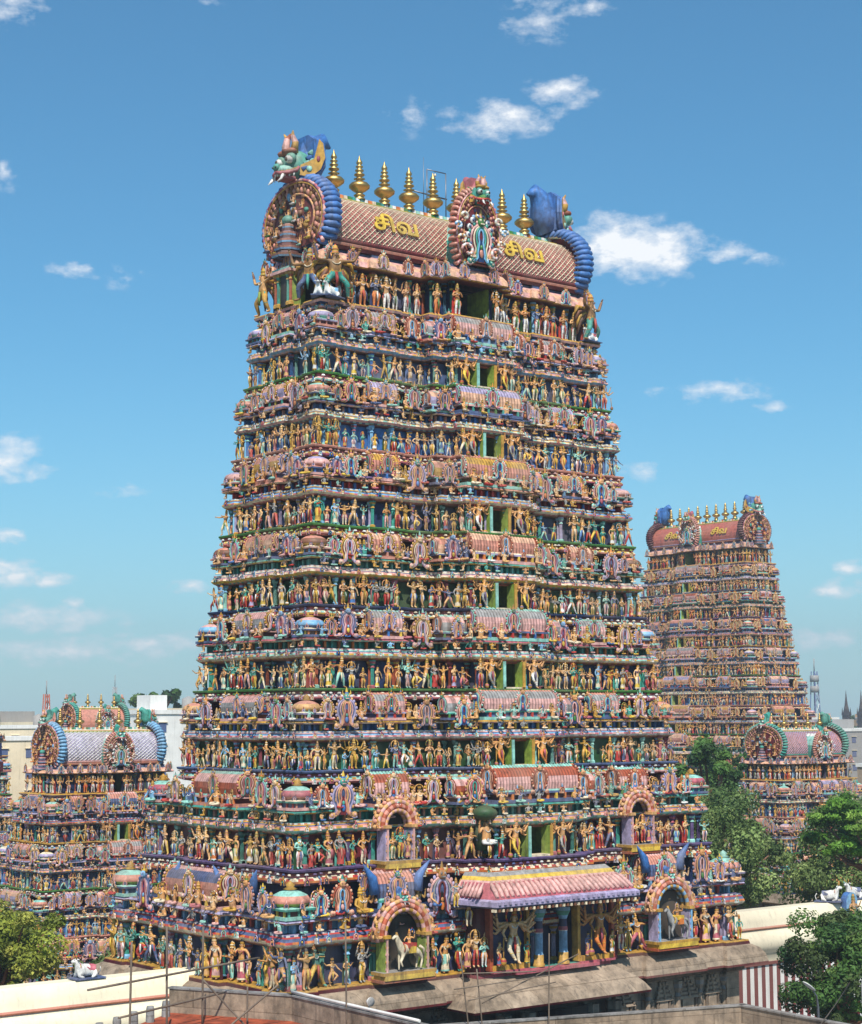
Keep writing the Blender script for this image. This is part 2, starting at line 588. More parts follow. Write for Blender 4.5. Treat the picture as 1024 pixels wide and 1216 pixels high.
# figure palette slots: 0 skin 1 lower cloth 2 gold 3 sash 4 dark 5 white 6 backcloth 7 second cloth
def figure(arms, legs=None, seated=False, crown=1, female=False, back=None, mace=None, halo=False, belly=1.0, sub=1, lean=0.0, beard=False):
    J = {}; E = []
    hz_ = 0.50
    if legs is None:
        legs = [((-.06, -.01, .27), (-.065, 0, .05), (-.075, -.07, .02)), ((.06, -.01, .27), (.065, 0, .05), (.075, -.07, .02))]
    if seated: hz_ = 0.13
    up = hz_ - 0.5
    lx = lambda z: lean * (z - 0.5)
    J['pelvis'] = ((lx(.5), 0, .5 + up), (.088, .07))
    J['waist'] = ((lx(.58), 0, .585 + up), (.066 * belly if not female else .052, .055 * belly))
    J['chest'] = ((lx(.68), 0, .69 + up), (.098, .066))
    J['neck'] = ((lx(.78), -.005, .775 + up), .034)
    J['head'] = ((lx(.84), -.012, .835 + up), (.05, .055))
    J['top'] = ((lx(.88), -.005, .885 + up), (.04, .045))
    E += [('pelvis', 'waist'), ('waist', 'chest'), ('chest', 'neck'), ('neck', 'head'), ('head', 'top')]
    for i, (kn, an, to) in enumerate(legs):
        sx = -1 if i == 0 else 1
        J['hip%d' % i] = ((lx(.46) + sx * .055, 0, .455 + up), .062)
        J['kn%d' % i] = (kn, .046); J['an%d' % i] = (an, .028); J['to%d' % i] = (to, .022)
        E += [('pelvis', 'hip%d' % i), ('hip%d' % i, 'kn%d' % i), ('kn%d' % i, 'an%d' % i), ('an%d' % i, 'to%d' % i)]
    shd = {}
    for i, (sx, el_, ha) in enumerate(arms[:2]):
        J['sh%d' % i] = ((lx(.74) + sx * .115, 0, .735 + up), .038)
        J['el%d' % i] = ((el_[0], el_[1], el_[2] + up), .028)
        J['wr%d' % i] = ((ha[0], ha[1], ha[2] + up), .022)
        E += [('chest', 'sh%d' % i), ('sh%d' % i, 'el%d' % i), ('el%d' % i, 'wr%d' % i)]
    V, F = skin_body(J, E, 0, sub)

    def colf(p):
        z = p[2] - up
        if not seated:
            if p[2] < 0.07: return 0
            if z < 0.40: return 1 if abs(p[0]) < .3 else 0
            if z < 0.50 and abs(p[0]) < .16: return 1
            if z < 0.535 and abs(p[0]) < .16: return 2
            if female and .64 < z < .71 and abs(p[0]) < .12: return 3
        else:
            if z < 0.5: return 1
        if .735 < z < .765 and abs(p[0]) < .09: return 2
        if z > .865: return 4
        if p[1] < -.045 and .835 < z < .855 and .012 < abs(p[0]) < .04: return 4
        return 0
    mb = MB()
    body_to(mb, V, F, colf)
    # nose, mouth, ears
    hx = J['head'][0][0]; hzz = J['head'][0][2]
    box(mb, (hx, -.072, hzz), (.014, .02, .03), 0)
    box(mb, (hx, -.066, hzz - .026), (.026, .006, .006), 3)
    for s in (-1, 1):
        box(mb, (hx + s * .02, -.064, hzz + .012), (.016, .008, .008), 5)
        tube(mb, [(hx + s * .055, 0, hzz + .02), (hx + s * .066, .0, hzz - .03), (hx + s * .058, 0, hzz - .05)], [.012, .014, .01], 2, 4)
    # garland on the chest
    cz = .69 + up
    a = np.linspace(-1.1, 1.1, 7)
    tube(mb, [(lx(.7) + .07 * math.sin(t), -.052 - .018 * math.cos(t), cz + .05 - .085 * math.cos(t)) for t in a], .010, 5 if crown != 2 else 2, 4)
    # armlets + hands
    for i, (sx, el_, ha) in enumerate(arms):
        e = np.array([el_[0], el_[1], el_[2] + up]); h = np.array([ha[0], ha[1], ha[2] + up]); s = np.array([lx(.74) + sx * .115, 0, .735 + up])
        if i > 1:
            s2 = s + np.array([0, .02, 0])
            tube(mb, [s2, (s2 + e) / 2, e, (e + h) / 2, h], [.034, .03, .026, .022, .018], 0, 6)
        d = (h - e); d /= np.linalg.norm(d) + 1e-9
        ball(mb, h + d * .022, (.019, .016, .024), 0, 6, 4)
        sd = np.cross(d, [0, 1, 0]); sd /= np.linalg.norm(sd) + 1e-9
        for f_ in (-1.5, -.5, .5, 1.5):
            b0 = h + d * .03 + sd * f_ * .008
            tube(mb, [b0, b0 + d * (.03 - abs(f_) * .004), b0 + d * .04 + np.array([0, -.012, 0])], [.0055, .005, .004], 0, 4)
        tube(mb, [h + d * .012 + sd * .014, h + d * .03 + sd * .032], [.006, .005], 0, 4)
        m = (s + e) / 2
        ball(mb, m, (.036, .034, .012), 2, 6, 3)
        ball(mb, h - d * .012, (.025, .025, .01), 2, 6, 3)
    # crown
    ct = .885 + up; cx = lx(.9)
    if crown == 1:
        lathe(mb, (cx, 0, ct), [(.056, -.02, 2), (.062, 0, 3), (.05, .015, 2), (.05, .06, 2), (.058, .07, 3), (.04, .085, 2), (.034, .13, 2), (.016, .15, 3), (.001, .175, 2)], 8)
    elif crown == 2:
        lathe(mb, (cx, 0, ct), [(.056, -.02, 2), (.06, 0, 2), (.046, .03, 4), (.05, .06, 4), (.02, .1, 4), (.001, .11, 4)], 8)
        ball(mb, (cx, .02, ct + .07), (.035, .035, .04), 4, 7, 4)
    else:
        for k_ in range(5):
            an = (k_ - 2) * .35
            tube(mb, [(cx + .045 * math.sin(an), 0, ct), (cx + .1 * math.sin(an), .01, ct + .1 * math.cos(an))], [.022, .003], 2, 5)
    if beard:
        tube(mb, [(hx, -.05, hzz - .035), (hx, -.06, hzz - .12)], [.03, .006], 5, 5)
    # skirt sash + hem folds
    if not seated:
        pz = .5
        tube(mb, [(lx(.5) - .0, -.075, .5), (.005, -.085, .36), (0, -.07, .2)], [.022, .026, .012], 3, 5)
        for s in (-1, 1):
            tube(mb, [(lx(.5) + s * .085, -.02, .5), (s * .12, -.03, .38), (s * .105, -.01, .24)], [.016, .022, .008], 7, 5)
            k = legs[0 if s < 0 else 1]
            for z_ in (.35, .22, .14):
                kp, ap = np.array(k[0]), np.array(k[1])
                t = (kp[2] - z_) / (kp[2] - ap[2] + 1e-6) if z_ < kp[2] else 0
                if z_ < kp[2]: c = kp + (ap - kp) * t
                else:
                    hp = np.array(J['hip0' if s < 0 else 'hip1'][0]); t = (hp[2] - z_) / (hp[2] - kp[2]); c = hp + (kp - hp) * t
                rr = .058 if z_ > .3 else (.046 if z_ > .2 else .038)
                ball(mb, c, (rr, rr, .011), 7 if z_ > .16 else 2, 7, 3)
        if female:
            lathe(mb, (0, 0, 0), [(.12, .06, 1), (.115, .1, 7), (.1, .25, 1), (.1, .40, 1), (.09, .5, 1)], 9, squash=(1, .72))
    if back:
        n = 7
        V = [(x, .06, z) for x, z in ((-.17, 0), (.17, 0), (.15, .45), (.10, .8), (-.10, .8), (-.15, .45))]
        prism(mb, [(v[0], v[2]) for v in V], .05, .075, 6)
    if mace:
        mx = mace
        tube(mb, [(mx, -.10, .02), (mx * .92, -.08, .5)], [.014, .014], 2, 5)
        lathe(mb, (mx, -.10, .0), [(.02, 0, 2), (.055, .03, 2), (.062, .08, 3), (.05, .12, 2), (.02, .15, 2)], 8)
    if halo:
        a = np.linspace(-.6, PI + .6, 13)
        tube(mb, [(cx + .15 * math.cos(t), .03, .86 + up + .16 * math.sin(t)) for t in a], .018, 2, 5, alt=3)
    return mb


def _pedestal(mb, w=.3, d=.2, h=.03, c=7):
    box(mb, (0, 0, -h / 2), (w, d, h), c)
    return mb


SA = {}
SA['fold'] = figure([(-1, (-.19, -.01, .61), (-.03, -.13, .665)), (1, (.19, -.01, .61), (.03, -.13, .665))], back=True)
SA['raise'] = figure([(-1, (-.22, .0, .62), (-.12, -.07, .53)), (1, (.24, -.02, .68), (.25, -.09, .84))], back=False)
SA['four'] = figure([(-1, (-.19, -.02, .6), (-.17, -.14, .63)), (1, (.19, -.02, .6), (.17, -.14, .68)), (-1, (-.25, .02, .70), (-.25, -.05, .87)), (1, (.25, .02, .70), (.25, -.05, .87))], halo=True)
SA['support'] = figure([(-1, (-.25, 0, .76), (-.19, -.03, .95)), (1, (.25, 0, .76), (.19, -.03, .95))], crown=2)
SA['dance'] = figure([(-1, (-.24, -.02, .72), (-.33, -.06, .80)), (1, (.2, -.04, .62), (.28, -.1, .55))],
                     [((-.15, -.06, .27), (-.07, 0, .05), (-.1, -.06, .02)), ((.19, -.08, .36), (.06, -.08, .25), (.05, -.14, .22))], crown=3)
SA['lady'] = figure([(-1, (-.17, 0, .6), (-.15, -.06, .47)), (1, (.17, -.03, .6), (.1, -.11, .69))], female=True, crown=2, lean=.12)
SA['lady2'] = figure([(-1, (-.19, 0, .62), (-.12, -.08, .55)), (1, (.18, -.0, .6), (.2, -.04, .45))], female=True, crown=1, lean=-.14, back=True)
SA['lunge'] = figure([(-1, (-.26, -.02, .74), (-.38, -.05, .80)), (1, (.22, -.02, .7), (.1, -.12, .73))],
                     [((-.2, -.05, .26), (-.24, 0, .05), (-.3, -.04, .02)), ((.13, 0, .27), (.24, 0, .05), (.27, -.06, .02))], crown=1, lean=-.2)
SA['sage'] = figure([(-1, (-.18, 0, .61), (-.07, -.12, .6)), (1, (.21, -.03, .62), (.22, -.1, .70))], crown=2, beard=True, back=True)
SA['staff'] = figure([(-1, (-.19, 0, .6), (-.2, -.08, .48)), (1, (.19, -.02, .6), (.12, -.1, .55))], mace=-.2)
SA['kneel'] = figure([(-1, (-.19, -.03, .6), (-.02, -.14, .7)), (1, (.19, -.03, .6), (.02, -.14, .7))], crown=1, belly=1.3, lean=.05, halo=True)
_ga = [(-1, (-.3, .0, .66), (-.34, -.05, .86)), (1, (.3, .0, .66), (.36, -.05, .84)), (-1, (-.22, -.04, .58), (-.22, -.14, .5)), (1, (.2, -.04, .6), (.12, -.14, .7))]
for _k in range(4):
    _t = .15 + _k * .27
    for _s in (-1, 1):
        _ga.append((_s, (_s * (.27 + .02 * _k), .04, .74 - .06 * _k), (_s * (.42 - .015 * _k), .02, .92 - .115 * _k)))
GUARD = figure(_ga, [((-.13, -.10, .30), (-.02, -.12, .12), (-.03, -.18, .1)), ((.09, -.01, .27), (.10, 0, .05), (.12, -.07, .02))], mace=-.24, halo=True, lean=.06, belly=1.1)
_sl = [((-.19, -.13, .08), (-.04, -.17, .05), (.03, -.18, .05)), ((.19, -.13, .08), (.05, -.19, .06), (-.02, -.2, .06))]
GANA = figure([(-1, (-.2, -.04, .6), (-.16, -.15, .52)), (1, (.2, -.02, .62), (.2, -.1, .78))], _sl, seated=True, belly=1.5, crown=1)
GANA2 = figure([(-1, (-.21, -.02, .64), (-.22, -.05, .82)), (1, (.21, -.02, .64), (.22, -.05, .82))], _sl, seated=True, belly=1.5, crown=3, halo=True)
SA['bow'] = figure([(-1, (-.27, -.06, .72), (-.4, -.08, .74)), (1, (.16, -.1, .72), (-.02, -.14, .76))], [((-.14, -.05, .27), (-.16, 0, .05), (-.2, -.06, .02)), ((.13, .0, .27), (.17, .03, .05), (.22, -.03, .02))], crown=1, lean=.16, back=False)
SA['flute'] = figure([(-1, (-.17, -.1, .67), (-.02, -.13, .78)), (1, (.2, -.09, .67), (.12, -.13, .79))], [((-.05, -.03, .27), (.03, -.05, .05), (.05, -.1, .02)), ((.06, 0, .27), (.02, .02, .05), (.0, -.05, .02))], crown=3, lean=-.18, halo=True)
SA['child'] = figure([(-1, (-.18, -.06, .63), (-.1, -.14, .68)), (1, (.23, -.0, .64), (.26, -.03, .5))], crown=2, belly=1.25, lean=.08, female=True)
SA['six'] = figure([(-1, (-.19, -.02, .6), (-.12, -.15, .66)), (1, (.19, -.02, .6), (.15, -.14, .6)), (-1, (-.26, .02, .72), (-.3, -.03, .9)), (1, (.26, .02, .72), (.3, -.03, .9)), (-1, (-.28, .03, .64), (-.38, -.02, .72)), (1, (.28, .03, .64), (.38, -.02, .72))], halo=True, mace=.3)
POSES = list(SA)
SKINS = ['skin', 'skin3', 'skin2', 'teal', 'tan', 'ochre', 'skin', 'slate', 'grey', 'flesh', 'skin3', 'aqua', 'skin', 'tan', 'sky', 'skin2']
CLOTH = ['yellow', 'yellow', 'red', 'white', 'green', 'blue', 'orange', 'rose', 'salmon', 'cream', 'cream', 'slate', 'purple', 'ochre', 'pink', 'aqua', 'lilac', 'tan', 'tan']
FPAL = []
for _i in range(28):
    FPAL.append([SKINS[_i % len(SKINS)], random.choice(CLOTH), 'gold', random.choice(CLOTH), 'black', 'white', random.choice(['red', 'dkgreen', 'navy', 'teal', 'wine']), random.choice(CLOTH)])


def bull():
    """seated bull facing -X, length about 1.6"""
    J = {'hip': ((.45, 0, .38), (.26, .3)), 'mid': ((0, 0, .42), (.29, .32)), 'sh': ((-.4, 0, .48), (.26, .32)), 'hump': ((-.33, 0, .72), .15), 'neck': ((-.6, 0, .72), .17),
         'head': ((-.72, 0, .95), (.14, .13)), 'muz': ((-.95, 0, .86), .085)}
    E = [('mid', 'hip'), ('mid', 'sh'), ('sh', 'hump'), ('sh', 'neck'), ('neck', 'head'), ('head', 'muz')]
    for s in (-1, 1):
        J['fk%d' % s] = ((-.62, s * .24, .16), .085); J['ff%d' % s] = ((-.32, s * .26, .08), .06)
        J['hk%d' % s] = ((.25, s * .34, .2), .12); J['hf%d' % s] = ((.02, s * .38, .07), .06)
        E += [('sh', 'fk%d' % s), ('fk%d' % s, 'ff%d' % s), ('hip', 'hk%d' % s), ('hk%d' % s, 'hf%d' % s)]
    V, F = skin_body(J, E, 1, 1)
    mb = MB()
    body_to(mb, V, F, lambda p: 3 if (-.05 < p[0] < .3 and p[2] > .45) else 0)
    for s in (-1, 1):
        tube(mb, [(-.72, s * .09, 1.04), (-.74, s * .17, 1.17), (-.78, s * .12, 1.28)], [.04, .03, .008], 2, 6)
        tube(mb, [(-.66, s * .12, 1.0), (-.62, s * .26, .98)], [.05, .015], 0, 5)
        ball(mb, (-.83, s * .105, .98), .022, 4, 6, 4)
        ball(mb, (-1.02, s * .04, .87), .016, 4, 5, 3)
    a = np.linspace(0, 2 * PI, 13)[:-1]
    tube(mb, [(-.5 - .1 * math.sin(t) * 0, .2 * math.cos(t), .62 + .19 * math.sin(t) - .0) for t in a], .03, 1, 5, closed=True, alt=2)
    tube(mb, [(.7, 0, .5), (.78, .1, .35), (.7, .2, .12)], [.03, .02, .04], 0, 5)
    box(mb, (-.05, 0, .03), (1.7, .95, .06), 5)
    return mb


def horse():
    """prancing horse facing -X with rider; about 2.2 long and 2.4 high"""
    J = {'mid': ((0, 0, 1.0), (.23, .27)), 'rump': ((.5, 0, 1.05), (.23, .27)), 'ch': ((-.5, 0, 1.05), (.22, .27)), 'nk': ((-.75, 0, 1.42), (.12, .17)), 'hd': ((-.9, 0, 1.72), .11), 'mz': ((-1.15, 0, 1.55), .065)}
    E = [('mid', 'rump'), ('mid', 'ch'), ('ch', 'nk'), ('nk', 'hd'), ('hd', 'mz')]
    for s in (-1, 1):
        J['a%d' % s] = ((-.52, s * .14, .8), .11); J['b%d' % s] = ((-.72 if s < 0 else -.55, s * .15, .48), .06); J['c%d' % s] = ((-.58 if s < 0 else -.55, s * .15, .05 if s > 0 else .22), .04)
        J['d%d' % s] = ((.55, s * .15, .8), .15); J['e%d' % s] = ((.72, s * .16, .5), .065); J['f%d' % s] = ((.6, s * .16, .05), .045)
        E += [('ch', 'a%d' % s), ('a%d' % s, 'b%d' % s), ('b%d' % s, 'c%d' % s), ('rump', 'd%d' % s), ('d%d' % s, 'e%d' % s), ('e%d' % s, 'f%d' % s)]
    V, F = skin_body(J, E, 0, 1)
    mb = MB()
    body_to(mb, V, F, lambda p: 5)
    tube(mb, [(-.62, 0, 1.3), (-.8, 0, 1.65), (-.86, 0, 1.86)], [.09, .08, .05], 2, 6)
    tube(mb, [(.72, 0, 1.1), (.95, 0, .95), (.98, 0, .55)], [.07, .08, .03], 5, 6)
    box(mb, (0, 0, 1.2), (.5, .56, .22), 3)
    box(mb, (0, 0, 1.0), (.36, .62, .3), 1)
    a = np.linspace(0, 2 * PI, 11)[:-1]
    tube(mb, [(-.52, .27 * math.cos(t), 1.1 + .26 * math.sin(t)) for t in a], .035, 2, 5, closed=True, alt=3)
    for s in (-1, 1): ball(mb, (-.97, s * .085, 1.74), .02, 4, 5, 3)
    r = MB()
    r.add(figure([(-1, (-.19, -.06, .62), (-.12, -.18, .6)), (1, (.22, -.02, .7), (.25, -.05, .9))], [((-.17, -.1, .1), (-.2, -.02, -.12), (-.22, -.1, -.15)), ((.17, -.1, .1), (.2, -.02, -.12), (.22, -.1, -.15))], seated=True, crown=1))
    mb.add(r, (0, 0, 1.12), -PI / 2 + .35, 1.25)
    return mb


BULL = bull(); HORSE = horse()


# ------------------------------------------------------------------ ornament templates
def omega(n=15, w=1.0, h=1.0, curl=.28, r=1.0, foot=.0):
    """path of the horseshoe arch, unit: half width about .42*w, height about h"""
    a = np.linspace(-.72, PI + .72, n)
    P = [(.36 * w * r * math.cos(t), .56 * h + .36 * h * r * math.sin(t) * 1.0) for t in a]
    lo, hi = P[0], P[-1]
    L = []
    f = .46 * w
    L = [(f - .02 * w, .1 * h), (f + .015 * w, .03 * h), (.37 * w, .0 + .015 * h), (.25 * w * (.8 + .2 * r), .1 * h), (.24 * w, .2 * h)]
    return [(x, z) for x, z in L] + P + [(-x, z) for x, z in L[::-1]]


def nasi(n=15, lobes=True, face=True, depth=.12, niche=True):
    """horseshoe plaque, width 1, height about 1.25, facing -Y; slots 0 outer 1 mid 2 inner 3 field 4 niche 5 white 6 face 7 crown 8 red"""
    mb = MB()
    pts = omega(n)
    core = [(p[0] * .98, p[1]) for p in pts]
    prism(mb, core[::1], -depth * .5, depth * .35, 3, 0)
    if lobes:
        a = np.linspace(-.62, PI + .62, 17)
        for i, t in enumerate(a):
            x, z = .42 * math.cos(t), .56 + .42 * math.sin(t)
            ball(mb, (x, -depth * .35, z), (.055, depth * .55, .055), 0 if i % 2 else 1, 5, 4)
    for k, (r, wd, sl) in enumerate(((1.0, .036, 0), (.83, .026, 5), (.66, .034, 1), (.46, .03, 2))):
        q = omega(n, r=r)
        if k: q = [(x * (1 - .16 * k), z + .03 * k) for x, z in q]
        tube(mb, [(x, -depth * (.55 + .08 * k), z) for x, z in q], wd, sl, 5, flat=(0, 1, 0))
    for s in (-1, 1):
        ball(mb, (s * .4, -depth * .6, .1), (.1, depth * .6, .085), 1, 7, 4)
        ball(mb, (s * .4, -depth * 1.1, .1), (.045, depth * .3, .04), 5, 6, 3)
    if niche:
        prism(mb, [(-.1, .1), (.1, .1), (.11, .45), (0, .62), (-.11, .45)], -depth * .75, -depth * .5, 4)
        ball(mb, (0, -depth * .9, .42), (.05, depth * .5, .06), 6, 6, 4)
        ball(mb, (0, -depth * .9, .28), (.075, depth * .5, .1), 8, 6, 4)
    if face:
        c = (0, -depth * .9, .98)
        ball(mb, c, (.13, depth * .9, .11), 6, 8, 5)
        for s in (-1, 1):
            ball(mb, (s * .055, -depth * 1.6, 1.01), (.03, .03, .032), 5, 6, 4)
            tube(mb, [(s * .09, -depth * .7, 1.03), (s * .17, -depth * .6, 1.1), (s * .15, -depth * .6, 1.19)], [.04, .03, .006], 7, 5)
        box(mb, (0, -depth * 1.75, .935), (.13, .03, .028), 5)
        lathe(mb, (0, -depth * .6, 1.04), [(.08, 0, 7), (.085, .04, 8), (.05, .09, 7), (.055, .12, 7), (.01, .24, 7)], 7)
    return mb


def mini_nasi():
    mb = MB()
    a = np.linspace(-.5, PI + .5, 8)
    P = [(.3, .0)] + [(.27 * math.cos(t), .34 + .27 * math.sin(t)) for t in a] + [(-.3, .0)]
    prism(mb, P, -.1, .08, 1)
    tube(mb, [(x, -.12, z) for x, z in P], .06, 0, 4, flat=(0, 1, 0), cap=False)
    tube(mb, [(0, -.05, .6), (0, -.03, 1.0)], [.14, .02], 2, 5)
    ball(mb, (0, -.14, .34), (.1, .08, .12), 3, 6, 4)
    return mb


def barrel(mb, L, ry, rz, z0, cols, n=12, rib=.14, a0=-.35, x0=None):
    """horseshoe barrel vault along X, centre 0; cols by bands across; ribs run along the cross-section"""
    m = max(4, int(L / rib))
    a = np.linspace(a0, PI - a0, n + 1)
    xs = np.linspace(-L / 2, L / 2, m + 1)
    prof = np.stack([-ry * np.cos(a), z0 + rz * np.sin(a) - rz * math.sin(a0)], -1)
    prof[n // 2, 1] += rz * .08
    V = []
    for i, x in enumerate(xs):
        s = 1.0 if i % 2 else .965
        c = np.array([0, z0 + rz * .4])
        V.append(np.concatenate([np.full((n + 1, 1), x), (prof - c) * s + c], 1))
    V = np.concatenate(V)
    Q = []; QC = []
    for i in range(m):
        j = np.arange(n)
        Q.append(np.stack([i * (n + 1) + j, i * (n + 1) + j + 1, (i + 1) * (n + 1) + j + 1, (i + 1) * (n + 1) + j], -1)[:, ::-1])
        h = np.minimum(j, n - 1 - j) / (n / 2)
        idx = np.clip((h * len(cols)).astype(int), 0, len(cols) - 1)
        c = np.array([[*(C4(cols[q])[0][:3]), 0] for q in idx])
        if i % 2 and c[0, 1] == 0 and isinstance(cols[0], int): c[:, 0] += 9
        QC.append(c)
    mb.raw(V, np.concatenate(Q), np.concatenate(QC))
    # ends
    for x, sg in ((-L / 2, 1), (L / 2, -1)):
        E = np.concatenate([np.full((n + 1, 1), x), prof], 1)
        c = np.array([[x, 0, z0 + rz * .4]])
        T = np.array([[k, k + 1, n + 1] for k in range(n)])
        if sg < 0: T = T[:, ::-1]
        mb.raw(np.concatenate([E, c]), None, None, T[:, ::-1], C4(cols[0], 0, n))


NASI = nasi(); NASI_LO = nasi(9, False, True); MNASI = mini_nasi()
for _x in (NASI, NASI_LO, MNASI, GUARD, GANA, GANA2, BULL, HORSE): _x.fz()
NPALS = [['pink', 'aqua', 'blue', 'maroon', 'navy', 'peach', 'skin', 'gold', 'rose'], ['lilac', 'tan', 'salmon', 'slate', 'maroon', 'pink', 'teal', 'yellow', 'blue'],
         ['salmon', 'slate', 'pink', 'wine', 'navy', 'tan', 'skin2', 'ochre', 'green'], ['aqua', 'rose', 'peach', 'brown', 'navy', 'lilac', 'green', 'gold', 'orange'],
         ['ochre', 'pink', 'lilac', 'maroon', 'dkgreen', 'cream', 'skin3', 'aqua', 'red'], ['slate', 'pink', 'rose', 'purple', 'maroon', 'lilac', 'sky', 'gold', 'yellow'],
         ['rust', 'peach', 'sky', 'brown', 'navy', 'salmon', 'tan', 'teal', 'pink'], ['tan', 'rose', 'teal', 'brown', 'wine', 'pink', 'skin', 'gold', 'blue'],
         ['pink', 'lilac', 'maroon', 'slate', 'black', 'grey', 'skin2', 'gold', 'orange']]


def sala(w, d, h, lo=False):
    """barrel roofed shrine, base centre origin, long axis X, facing -Y. slots: 0..2 barrel bands 3 base 4 neck 5 eave"""
    mb = MB()
    box(mb, (0, 0, h * .045), (w, d, h * .09), 13)
    box(mb, (0, 0, h * .15), (w * .9, d * .85, h * .14), 14)
    m = max(3, int(w / (h * .28)))
    for i in range(m):
        x = -w * .42 + w * .84 * i / (m - 1)
        box(mb, (x, -d * .45, h * .15), (h * .07, h * .07, h * .14), 15 if i % 2 else 16)
        box(mb, (x, d * .45, h * .15), (h * .07, h * .07, h * .14), 15)
    box(mb, (0, 0, h * .245), (w * 1.0, d * 1.0, h * .05), 17)
    box(mb, (0, 0, h * .29), (w * .94, d * .94, h * .04), 18, .96)
    barrel(mb, w * .96, d * .48, h * .42, h * .31, [10, 11, 11, 12], 10, .11 if not lo else .3)
    ns = .50 * h
    for x, r in ((-w * .5, -PI / 2), (w * .5, PI / 2)):
        mb.add(NASI if not lo else NASI_LO, (x, 0, h * .22), r, (d * 1.1, h * .3, h * .66))
    for x in ((0,) if w < 3.0 * h else (-w * .0,)):
        mb.add(NASI if not lo else NASI_LO, (x, -d * .5, h * .2), 0, (h * .62, h * .3, h * .62))
    if not lo:
        for x in (-w * .27, w * .27):
            mb.add(MNASI, (x, -d * .52, h * .2), 0, h * .24, )
    k = max(2, int(w / (h * .5)))
    return mb


def kuta(w, h):
    """small domed shrine, square base, slots as sala"""
    mb = MB()
    q = PI / 4
    r = w * .5 * math.sqrt(2)
    lathe(mb, (0, 0, 0), [(r * .98, 0, 13), (r * .98, h * .08, 13), (r * .8, h * .08, 14), (r * .8, h * .2, 17), (r * 1.0, h * .21, 17), (r * 1.02, h * .26, 18), (r * .85, h * .3, 18)], 4, 0, phase=q)
    for s in (-1, 1):
        for t in (-.34, 0, .34):
            box(mb, (t * w, s * w * .41, h * .14), (h * .06, h * .06, h * .12), 15)
            box(mb, (s * w * .41, t * w, h * .14), (h * .06, h * .06, h * .12), 16)
    lathe(mb, (0, 0, 0), [(w * .46, h * .3, 10), (w * .56, h * .38, 11), (w * .56, h * .46, 11), (w * .48, h * .55, 12), (w * .3, h * .63, 12), (w * .12, h * .67, 7), (w * .2, h * .69, 7), (w * .1, h * .74, 7), (w * .14, h * .79, 7), (.01, h * .88, 7)], 16)
    for k in range(8):
        a = k * PI / 4
        mb.add(MNASI, (w * .55 * math.sin(a), -w * .55 * math.cos(a), h * .27), a, h * .2)
    return mb


def place_nasi_pal(i): return NPALS[i % len(NPALS)]


def shrine_pal(bands, i):
    p = list(NPALS[i % len(NPALS)])          # slots 0-8
    p.append('cream')                          # 9
    p += bands                                 # 10-12
    p += [random.choice(['pink', 'slate', 'salmon', 'aqua']), random.choice(['wine', 'slate', 'brown']), random.choice(['blue', 'teal', 'orange', 'salmon']), random.choice(['red', 'sky', 'yellow', 'green']), random.choice(['lilac', 'teal', 'pink', 'slate']), random.choice(['cream', 'salmon', 'aqua'])]
    p += [tuple(np.array(K[b]) * .62 + np.array(K['brown']) * .12) for b in bands]      # 19-21: the grooves between the ribs
    return p


def pilaster(mb, x, y, z, h, rot, c1, c2, r=.11):
    lathe(mb, (x, y, z), [(r * 1.3, 0, c2), (r * 1.3, h * .08, c2), (r * .8, h * .12, c1), (r * .75, h * .7, c1), (r * 1.1, h * .74, c2), (r * .7, h * .8, c1), (r * 1.3, h * .88, c2), (r * 1.5, h * .95, c1), (r * 1.5, h, c1)], 6, 0)


# ------------------------------------------------------------------ tower generator
def plan(Lo, Do, a, g, P, cf=(.215, .31, .49, .68), door=None, sidebay=True):
    """returns ccw polygon and bay info; the corner bays are flush with Lo, Do"""
    c, f, s0, s1 = [k * Lo for k in cf]
    half = [(c, P)]
    pts = []
    segs = [(-Lo, -Lo + a, 0), (-Lo + a, -s1, -g), (-s1, -s0, 0), (-s0, -f, -g), (-f, -c, P * .45)]
    if door: segs += [(-c, -door, P), (-door, door, P - 2.0), (door, c, P)]
    else: segs += [(-c, c, P)]
    segs += [(f * 1., f, 0)][:0]
    segs += [(c, f, P * .45), (f, s0, -g), (s0, s1, 0), (s1, Lo - a, -g), (Lo - a, Lo, 0)]
    m = max(.2, (Do - a) * .45)
    ss = [(-Do, -Do + a, 0), (-Do + a, -m, -g), (-m, m, g * .6), (m, Do - a, -g), (Do - a, Do, 0)]
    fr = [(u, -(Do + o)) for (u0, u1, o) in segs for u in (u0, u1)]
    poly = [(x, y) for x, y in fr]
    poly += [((Lo + o), u) for (u0, u1, o) in ss for u in (u0, u1)][1:]
    bk = [(x, -y) for x, y in fr[::-1]]
    poly += bk[1:]
    poly += [(-(Lo + o), -u) for (u0, u1, o) in ss for u in (u0, u1)][1:-1]
    out = [poly[0]]
    for p in poly[1:]:
        if abs(p[0] - out[-1][0]) + abs(p[1] - out[-1][1]) > 1e-6: out.append(p)
    return out, segs, ss, m, c, f, s0, s1


